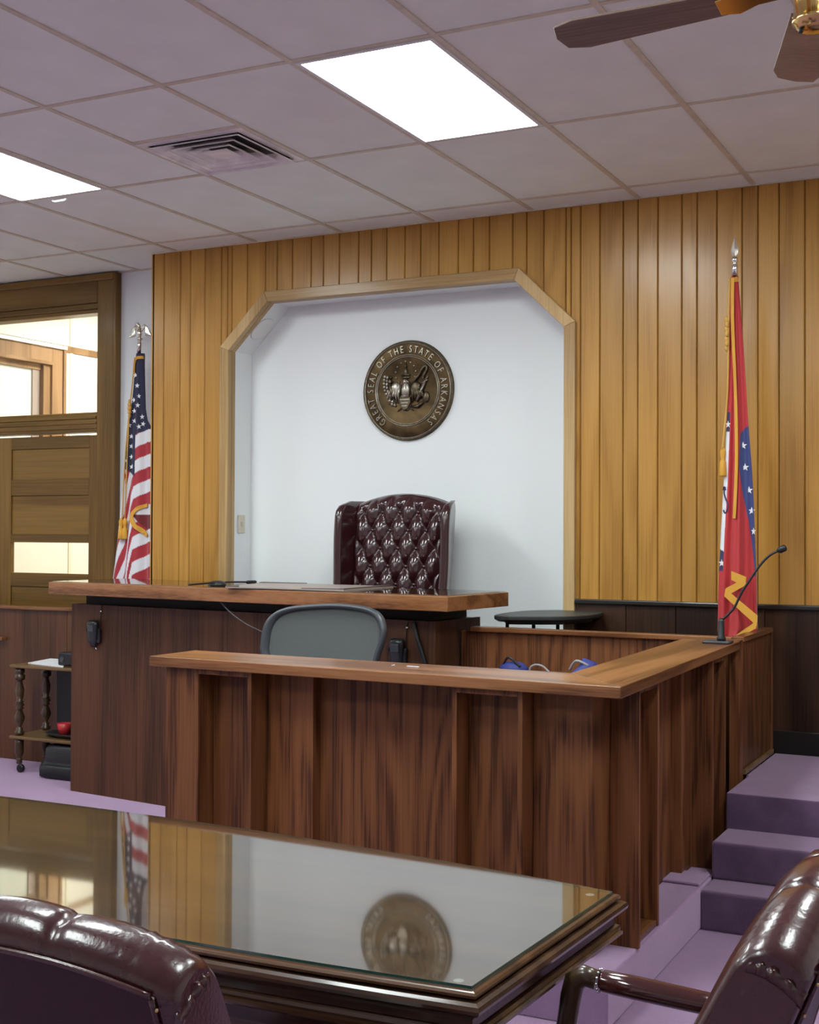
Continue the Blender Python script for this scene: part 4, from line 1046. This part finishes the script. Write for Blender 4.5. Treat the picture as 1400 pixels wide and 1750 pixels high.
def handset(name, u, label):
    c = bench_pt(u, .158, 0)
    h = thing(name, label, 'handset', (c.x, c.y, .9), TB)
    Mh = MBn @ Matrix.Translation((u, .158, 0))
    z0 = .915
    part('cradle', MB(Mh).box(-.052, .052, -.022, 0, z0-.01, z0+.075), BLACK_PLASTIC, h, bevel=.006)
    for s in (-1, 1): part('cradle_lug', MB(Mh).box(s*.052-.006, s*.052+.006, -.028, -.010, z0+.055, z0+.075), BLACK_PLASTIC, h, bevel=.002)
    rg_ = [[(w_*math.copysign(abs(math.cos(a))**.5, math.cos(a)), -.010-d_*.72*(.5+.5*math.sin(a)), z0+zz) for a in [2*PI*k/20 for k in range(20)]] for zz, w_, d_ in ((-.035, .018, .02), (0, .028, .035), (.05, .036, .045), (.10, .041, .048), (.118, .038, .040), (.124, .030, .025))]
    part('receiver', MB(Mh).loft(rg_), plain('receiver_'+name, (.020, .023, .026), .28), h)
    part('key_panel', MB(Mh).box(-.024, .024, -.0475, -.042, z0+.055, z0+.095), GREY_PLASTIC, h, bevel=.004)
    part('clip', MB(Mh).tube([(.012, -.01, z0-.03), (.016, -.014, z0-.045), (.022, -.01, z0-.05)], .004, 6), CHROME, h)
    part('cord', MB(Mh).tube(smooth_path([(.044, -.006, z0+.07), (.045, -.008, z0+.13), (.048, -.006, z0+.19), (.052, .0, z0+.214)], 4), .0035, 6), BLACK_PLASTIC, h)
    part('cord_staple', MB(Mh).box(.044, .056, -.010, 0, z0+.176, z0+.182), CHROME, h)
def u_of(px, py):
    # local u on the bench front for a surveyed image column
    p = at(px, py, Y=6.0)
    a = Vector((p.x, p.y)); O_ = Vector((MBn.translation.x, MBn.translation.y)); ex = (MBn @ Vector((1, 0, 0))-MBn.translation).xy; ey = (MBn @ Vector((0, 1, 0))-MBn.translation).xy
    B_ = O_+ey*.158
    return (a.y*B_.x-a.x*B_.y)/(a.x*ex.y-a.y*ex.x)
handset('wall_handset', u_of(164, 1083), 'black handset in a cradle at the left end of the bench front')
handset('wall_handset', u_of(683, 1112), 'black handset in a cradle on the bench front beside the mesh chair')
uu = u_of(712, 1070)
single('hanging_cable', MB(MBn).tube(smooth_path([(uu-.01, .150, 1.125), (uu+.015, .145, 1.04), (uu+.04, .146, .97), (uu+.065, .148, .88), (uu+.09, .15, .70)], 5), .011, 8), BLACK_PLASTIC, 'thick black cable hanging down the right end of the bench front', 'cable')

# small shelf behind the witness with blue cable bags
shz = .893
shelf = part('shelf', MB().box(-2.55, -1.75, 5.74, 6.009, shz-.02, shz), WALNUT_X, bk, bevel=.002)
for (px, py), w_, lab, tilt in (((877, 1141), .075, 'blue nylon bundle on the shelf behind the witness rail, left one', 0), ((992, 1140), .085, 'blue nylon bundle tucked in the corner of the witness rail', 1)):
    b0 = at(px, py, Y=5.86); t_ = thing('blue_bundle', lab, 'bundle', (b0.x, 5.86, shz))
    rr = [[(b0.x+w_*s*math.cos(a)*(1+.12*math.sin(3*a)), 5.86+.055*s*math.sin(a), shz+h+(tilt*.035*math.cos(a) if h > .01 else 0)) for a in [2*PI*k/16 for k in range(16)]] for s, h in ((.9, .0), (1, .015), (.85, .034), (.5, .046 if tilt else .05), (.15, .052))]
    part('wrap', MB().loft(rr), BLUE_CLOTH, t_)
    cpth = [(b0.x-.05, 5.85, shz+.03), (b0.x-.01, 5.83, shz+.075), (b0.x+.05, 5.83, shz+.055 if tilt else shz+.03)]
    part('strap', MB().tube(smooth_path(cpth, 5), .006, 6), GREY_CABLE if tilt else BLACK_PLASTIC, t_)
b0 = at(905, 1148, Y=5.84)
single('grey_cable', MB().tube(smooth_path([at(905, 1146, Y=5.84)]+[at(x, y, Y=5.84) for x, y in ((908, 1139), (917, 1136), (928, 1139), (939, 1149))]+[at(944, 1156, Y=5.84)], 5), .005, 6), GREY_CABLE, 'loop of grey cable between the two blue bundles', 'cable')

# ------------------------------------------------------------------ serving cart and its load
cx0_, cx1_, cy0_, cy1_ = -6.098, -5.42, 6.355, 6.68
cart = thing('serving_cart', 'small wooden serving cart with turned legs beside the bench', 'cart', ((cx0_+cx1_)/2, (cy0_+cy1_)/2, 0))
for n_, z in (('top_shelf', .700), ('lower_shelf', .240)): part(n_, MB().box(cx0_, cx1_, cy0_, cy1_, z-.022, z), CART_WOOD, cart, bevel=.007, seg=3)
spin = [(.016, .242), (.024, .246), (.026, .262), (.018, .272), (.021, .285), (.015, .292), (.014, .30), (.025, .335), (.027, .36), (.017, .40), (.018, .408), (.024, .414), (.018, .422), (.026, .438), (.018, .452), (.024, .458), (.017, .464), (.022, .50), (.024, .54), (.016, .585), (.018, .595), (.027, .602), (.027, .63), (.020, .638), (.026, .648), (.024, .676)]
lowp = [(.010, .055), (.018, .058), (.020, .068), (.016, .074), (.022, .082), (.016, .09), (.017, .10), (.026, .13), (.024, .19), (.026, .217)]
for x in (cx0_+.055, cx1_-.055):
    for y in (cy0_+.04, cy1_-.04):
        lg = part('turned_leg', MB().lathe([(.013+max(0, r_-.014)*1.55, h_) for r_, h_ in spin], (x, y, 0), 14), POST_WOOD, cart)
        part('lower_leg', MB().lathe([(.012+max(0, r_-.014)*1.5, h_) for r_, h_ in lowp], (x, y, 0), 14), POST_WOOD, lg)
        part('caster', MB().lathe([(.02, -.013), (.027, -.010), (.027, .010), (.02, .013)], (x+.012, y, .027), 16, 'Y'), BLACK_PLASTIC, lg)
a_ = at(50, 1132, Z=.701); 
single('paper_sheets', MB().prism([at(x, y, Z=.7003).xy[:] for x, y in ((48, 1134), (108, 1141), (112, 1128), (90, 1126))], 'XY', .7003, .7065), PAPER, 'white paper sheets on the top of the serving cart', 'paper')
d0 = at(98, 1137, Z=.707)
dv = thing('black_device', 'small black box on the cart top beside the white paper', 'box', (d0.x+.09, d0.y+.06, .707))
part('body', MB().box(d0.x, d0.x+.16, d0.y, d0.y+.11, .707, .790), BLACK_PLASTIC, dv, bevel=.012, seg=3)
part('front_lens', MB().lathe([(.018, 0), (.018, -.004), (.012, -.005)], (d0.x+.04, d0.y, .745), 14, 'Y'), GREY_PLASTIC, dv)
tr = thing('black_tray', 'flat black tray on the lower shelf of the cart', 'tray', (-5.62, 6.50, .24))
part('tray_base', MB().loft([[(-5.64+.24*s*math.copysign(abs(math.cos(a))**.6, math.cos(a)), 6.515+.125*s*math.copysign(abs(math.sin(a))**.6, math.sin(a)), z) for a in [2*PI*k/28 for k in range(28)]] for s, z in ((.8, .2405), (1, .262), (1, .268), (.95, .268), (.76, .250))]), BLACK_PLASTIC, tr)
single('red_cup', MB().lathe([(.036, .252), (.046, .325), (.044, .325), (.035, .256)], (at(110, 1230, Y=6.50).x, 6.50, 0), 20), RED_PLASTIC, 'red plastic cup on the black tray of the cart', 'cup')
single('tall_black_case', MB().prism([(at(97, 1200, Y=6.58).x, .270), (-5.50, .270), (-5.50, .665), (at(95, 1200, Y=6.58).x, .665)], 'XZ', 6.575, 6.625), BLACK_PLASTIC, 'tall black case standing at the back of the lower cart shelf', 'case', bevel=.01)
bg = thing('black_bag', 'black zipped carry bag on the floor under the cart', 'bag', (-5.62, 6.42, 0))
def rr_ring(cx, cy, hx, hy, z, e=.35, n=28): return [(cx+hx*math.copysign(abs(math.cos(a))**e, math.cos(a)), cy+hy*math.copysign(abs(math.sin(a))**e, math.sin(a)), z) for a in [2*PI*k/n for k in range(n)]]
part('bag_body', MB().loft([rr_ring(-5.63, 6.46, .20*s, .115*s2, z) for s, s2, z in ((.92, .9, .002), (1, 1, .02), (1, 1, .085), (.97, .95, .092), (.97, .95, .10), (.93, .9, .175), (.84, .8, .20), (.6, .5, .206))]), BLACK_PLASTIC, bg)
part('front_pocket', MB().loft([rr_ring(-5.61, 6.335, .19*s, .035*s, z) for s, z in ((.8, .003), (1, .015), (1, .07), (.8, .085))]), BLACK_PLASTIC, bg)
part('handle', MB().tube(smooth_path([(-5.75, 6.40, .205), (-5.73, 6.40, .225), (-5.60, 6.40, .225), (-5.58, 6.40, .205)], 5), .009, 8), BLACK_PLASTIC, bg)
bk_ = MB()
for k in range(4):
    c = Vector((-5.79+.018*k, 6.315+.004*k, .055-.012*(k % 2))); bk_.tube([c+Vector((.010*math.cos(a), -.002, .010*math.sin(a))) for a in [2*PI*j/10 for j in range(11)]], .0026, 6, False)
part('buckles', bk_, CHROME, bg)
single('foot_pedal', MB().loft([rr_ring(-5.86, 6.47, .065*s, .05*s, z, .8) for s, z in ((.9, 0), (1, .01), (.95, .04), (.7, .075), (.3, .09))]), BLACK_PLASTIC, 'rounded black pouch on the floor left of the black bag', 'pouch')

# ------------------------------------------------------------------ conference table
TT = -.05
MT = Matrix.Translation((-2.14, 2.56, 0)) @ Matrix.Rotation(TT, 4, 'Z')
tb = thing('conference_table', 'large boat-shaped mahogany conference table with moulded edge', 'table', (-2.14, 2.56, 0), TT)
def boat(off, L=1.205, w0=.348, bulge=.075, n=14):
    P = []
    for k in range(n+1):
        s = -1+2*k/n; P.append((s*(L+off), -(w0+off+bulge*(1-s*s))))
    for k in range(n+1):
        s = 1-2*k/n; P.append((s*(L+off), (w0+off+bulge*(1-s*s))))
    return P
def tring(off, z): return [(x, y, z) for x, y in boat(off)]
GZ = .760
def layer(n, prof, mat): return part(n, MB(MT).loft([tring(o_, z) for o_, z in prof], smooth=False), mat, tb)
layer('table_top', [(-.004, GZ-.030), (-.004, GZ-.0065)], MAHOG_TOP)
layer('upper_bead', [(-.002, GZ-.022), (.016, GZ-.021), (.021, GZ-.017), (.022, GZ-.012), (.018, GZ-.008), (.010, GZ-.0065), (-.003, GZ-.0063)], MAHOG)
layer('edge_moulding', [(.0, GZ-.049), (.026, GZ-.047), (.034, GZ-.041), (.036, GZ-.034), (.033, GZ-.027), (.025, GZ-.023), (.0, GZ-.0225)], MAHOG)
layer('cove', [(.0, GZ-.075), (.012, GZ-.074), (.010, GZ-.060), (.018, GZ-.050), (.0, GZ-.0495)], MAHOG)
layer('lower_bead', [(-.01, GZ-.106), (.018, GZ-.104), (.026, GZ-.098), (.026, GZ-.092), (.020, GZ-.089), (.023, GZ-.083), (.020, GZ-.077), (.010, GZ-.0755), (-.01, GZ-.0755)], MAHOG)
layer('apron', [(-.06, GZ-.16), (-.05, GZ-.16), (-.05, GZ-.032), (-.06, GZ-.032)], MAHOG)
for s in (-.62, .62):
    pd = part('pedestal', MB(MT).box(s-.17, s+.17, -.16, .16, .12, GZ-.10), MAHOG, tb, bevel=.012)
    part('plinth', MB(MT).box(s-.22, s+.22, -.26, .26, 0, .12), MAHOG, pd, bevel=.02)
gl = thing('table_glass', 'clear glass sheet reflecting the seal on the conference table', 'glass sheet', (-2.14, 2.56, GZ-.006), TT)
part('sheet', MB(MT).loft([tring(.0068, GZ-.006), tring(.0068, GZ)], smooth=False), DESK_GLASS, gl)
edge = MB(MT); edge.loft([tring(.0072, GZ-.006), tring(.0072, GZ-.0002), tring(.0068, GZ-.0002), tring(.0068, GZ-.006)], caps=False, smooth=False)
part('green_edge', edge, GLASS_EDGE, gl)
for x, y in ((1.17, -.325), (1.17, .325)):
    part('bumper_pad', MB(MT).lathe([(.010, GZ-.0064), (.010, GZ-.0061)], (x, y, 0), 14), GREY_CABLE, gl)

# ------------------------------------------------------------------ leather guest chairs
def guest_chair(label, loc, rz):
    ch = thing('leather_armchair', label, 'chair', loc, rz, 'leather armchairs at the conference table')
    Mc = Matrix.Translation(Vector(loc)) @ Matrix.Rotation(rz, 4, 'Z')
    front = [(.075, .40), (.085, .50), (.070, .62), (.025, .75), (-.025, .85), (-.058, .915), (-.083, .958), (-.112, .985), (-.148, .995), (-.178, .984), (-.196, .964)]
    rear = [(-.199, .944), (-.165, .860), (-.128, .77), (-.085, .62), (-.050, .40)]
    HWd = .300
    def shape(x, pts, grow=0.0):
        c = .058*(1-(x/HWd)**2)
        out = []
        for y, z in pts:
            k = max(0, (z-.60)/.42); out.append((y-.02*(1-(x/HWd)**2)*k, z+c*k))
        return out
    rings = []
    NS = 72
    for i in range(NS+1):
        t = i/NS; x = -HWd+2*HWd*t
        d_end = HWd-abs(x); r_ = .045
        sh_ = 1.0 if d_end > r_ else .86+.14*math.sqrt(max(0, 1-((r_-d_end)/r_)**2))
        gro = sum(math.exp(-((x-g_)/.007)**2) for g_ in (-.10, .10))
        puff = abs(math.sin(PI*(x+.30)/.20))**.5
        P = []
        for (y, z), (yb0, zb0) in zip(shape(x, front), front):
            k = min(1, max(0, (zb0-.42)/.1)) if y > -.185 else .3
            cy_, cz_ = -.13+.0*y if zb0 > .85 else y-.1, (z-.07 if zb0 > .85 else z)
            nv_ = Vector((y-cy_, z-cz_)); nv_ = nv_.normalized() if nv_.length > 1e-4 else Vector((1, 0))
            amt = (.010*(puff-.8) - .012*gro)*k
            # fine creases near the top corners
            cr = .0022*math.sin(x*260+y*90)*math.exp(-((d_end-.06)/.05)**2)*(1 if zb0 > .97 else 0)
            q = Vector((y, z))+nv_*(amt+cr); P.append(q)
        P += [Vector(p) for p in shape(x, rear)]
        cc = Vector((.0, .66))
        ring_ = []
        for q in P:
            q2 = Vector((q.x, q.y))
            if sh_ < 1:
                mid = Vector((.015-.36*max(0, q.y-.55), q.y)) if q.y < .93 else Vector((-.125, .93))
                q2 = mid+(q-mid)*sh_
            ring_.append((x, q2.x, q2.y))
        rings.append(ring_)
    b_ = part('back_cushion', MB(Mc).loft(rings), LEATHER, ch)
    # plain outside back panel with piping
    ob = []
    for i in range(25):
        x = -.262+.524*i/24; sh2 = shape(x, rear)
        ob.append([(x, sh2[k][0]-.004, sh2[k][1]) for k in range(5)] + [(x, sh2[k][0]+.006, sh2[k][1]) for k in (4, 3, 2, 1, 0)])
    part('outside_back', MB(Mc).loft(ob, smooth=False), LEATHER_DULL, ch)
    pp = [(x, shape(x, rear)[0][0]-.005, shape(x, rear)[0][1]+.003) for x in [-.265+.53*k/30 for k in range(31)]]
    part('top_piping', MB(Mc).tube(pp, .0045, 8), LEATHER, b_)
    for s in (-1, 1):
        sp2 = smooth_path([Vector((s*.266, y-.004, z)) for y, z in shape(.266, rear)], 4)
        part('side_piping', MB(Mc).tube(sp2, .0045, 8), LEATHER, b_)
        nl = MB(Mc)
        for k in range(1, len(sp2), 2): nl.ball(sp2[k]+Vector((s*.007, -.003, 0)), .003, 6, 4)
        no = part('nail_heads', nl, NAIL, b_); no['kind'] = 'stuff'
        # gathered pleats where the top band turns down at the corner
        gr = []
        for k in range(41):
            t = k/40; y0_ = -.112-.078*t; z0_ = .968-.040*t*t
            w_ = .0026*(1+math.sin(t*PI*9+2*math.sin(t*5)))*math.sin(PI*t)
            gr.append([(s*(.2960+w_), y0_-.004, z0_+.004), (s*(.3015+w_*1.4), y0_+.001, z0_-.006), (s*(.3022+w_*.6), y0_+.004, z0_-.016), (s*.2985, y0_+.006, z0_-.020), (s*.290, y0_+.004, z0_-.01)])
        part('gathered_corner', MB(Mc).loft(gr), LEATHER, b_)
        part('armrest', MB(Mc).loft([[(s*.318+rx*math.cos(a), y, zc_+rz_*math.sin(a)) for a in [2*PI*k/16 for k in range(16)]] for y, zc_, rx, rz_ in ((.02, .668, .021, .020), (.12, .672, .023, .022), (.24, .678, .024, .023), (.305, .681, .023, .022), (.312, .681, .018, .018))]), ARM_WOOD, ch)
        nr_ = MB(Mc)
        for k in range(12):
            a = 2*PI*k/12; nr_.ball((s*.318+.024*math.cos(a), .313, .681+.022*math.sin(a)), .003, 6, 4)
        no = part('nail_ring', nr_, CHROME, ch); no['kind'] = 'stuff'
        pst = []
        for y, z, rx, ry in ((.318, .681, .020, .020), (.345, .686, .020, .022), (.366, .672, .019, .023), (.374, .640, .018, .022), (.385, .57, .018, .021), (.405, .50, .019, .023), (.420, .43, .021, .026), (.425, .33, .022, .028)):
            pst.append((y, z, rx, ry))
        rg_ = []
        for i_, (y, z, rx, ry) in enumerate(pst):
            y2, z2 = pst[min(i_+1, len(pst)-1)][:2]; y1, z1 = pst[max(i_-1, 0)][:2]
            t_ = Vector((y2-y1, z2-z1)).normalized(); nn = Vector((-t_.y, t_.x))
            rg_.append([(s*.318+rx*math.cos(a), y+nn.x*ry*math.sin(a), z+nn.y*ry*math.sin(a)) for a in [2*PI*k/14 for k in range(14)]])
        part('arm_post', MB(Mc).loft(rg_), POST_WOOD, ch)
        part('leg', MB(Mc).loft([[(s*.27+w_*a, .40+w_*b, z) for a, b in ((-1, -1), (1, -1), (1, 1), (-1, 1))] for z, w_ in ((.0, .016), (.31, .026))], smooth=False), POST_WOOD, ch)
        part('leg', MB(Mc).loft([[(s*.25+w_*a, .02+w_*b-(.31-z)*.15, z) for a, b in ((-1, -1), (1, -1), (1, 1), (-1, 1))] for z, w_ in ((.0, .016), (.31, .026))], smooth=False), POST_WOOD, ch)
    part('seat_cushion', MB(Mc).box(-.285, .285, .02, .46, .30, .435), LEATHER, ch, bevel=.045, seg=4)
    return ch
guest_chair('burgundy leather armchair seen from behind at the lower left', (-1.365, 1.580, 0), 0.08)
guest_chair('burgundy leather armchair with wooden arm at the lower right, facing the table end', (-.510, 2.180, 0), PI/2)
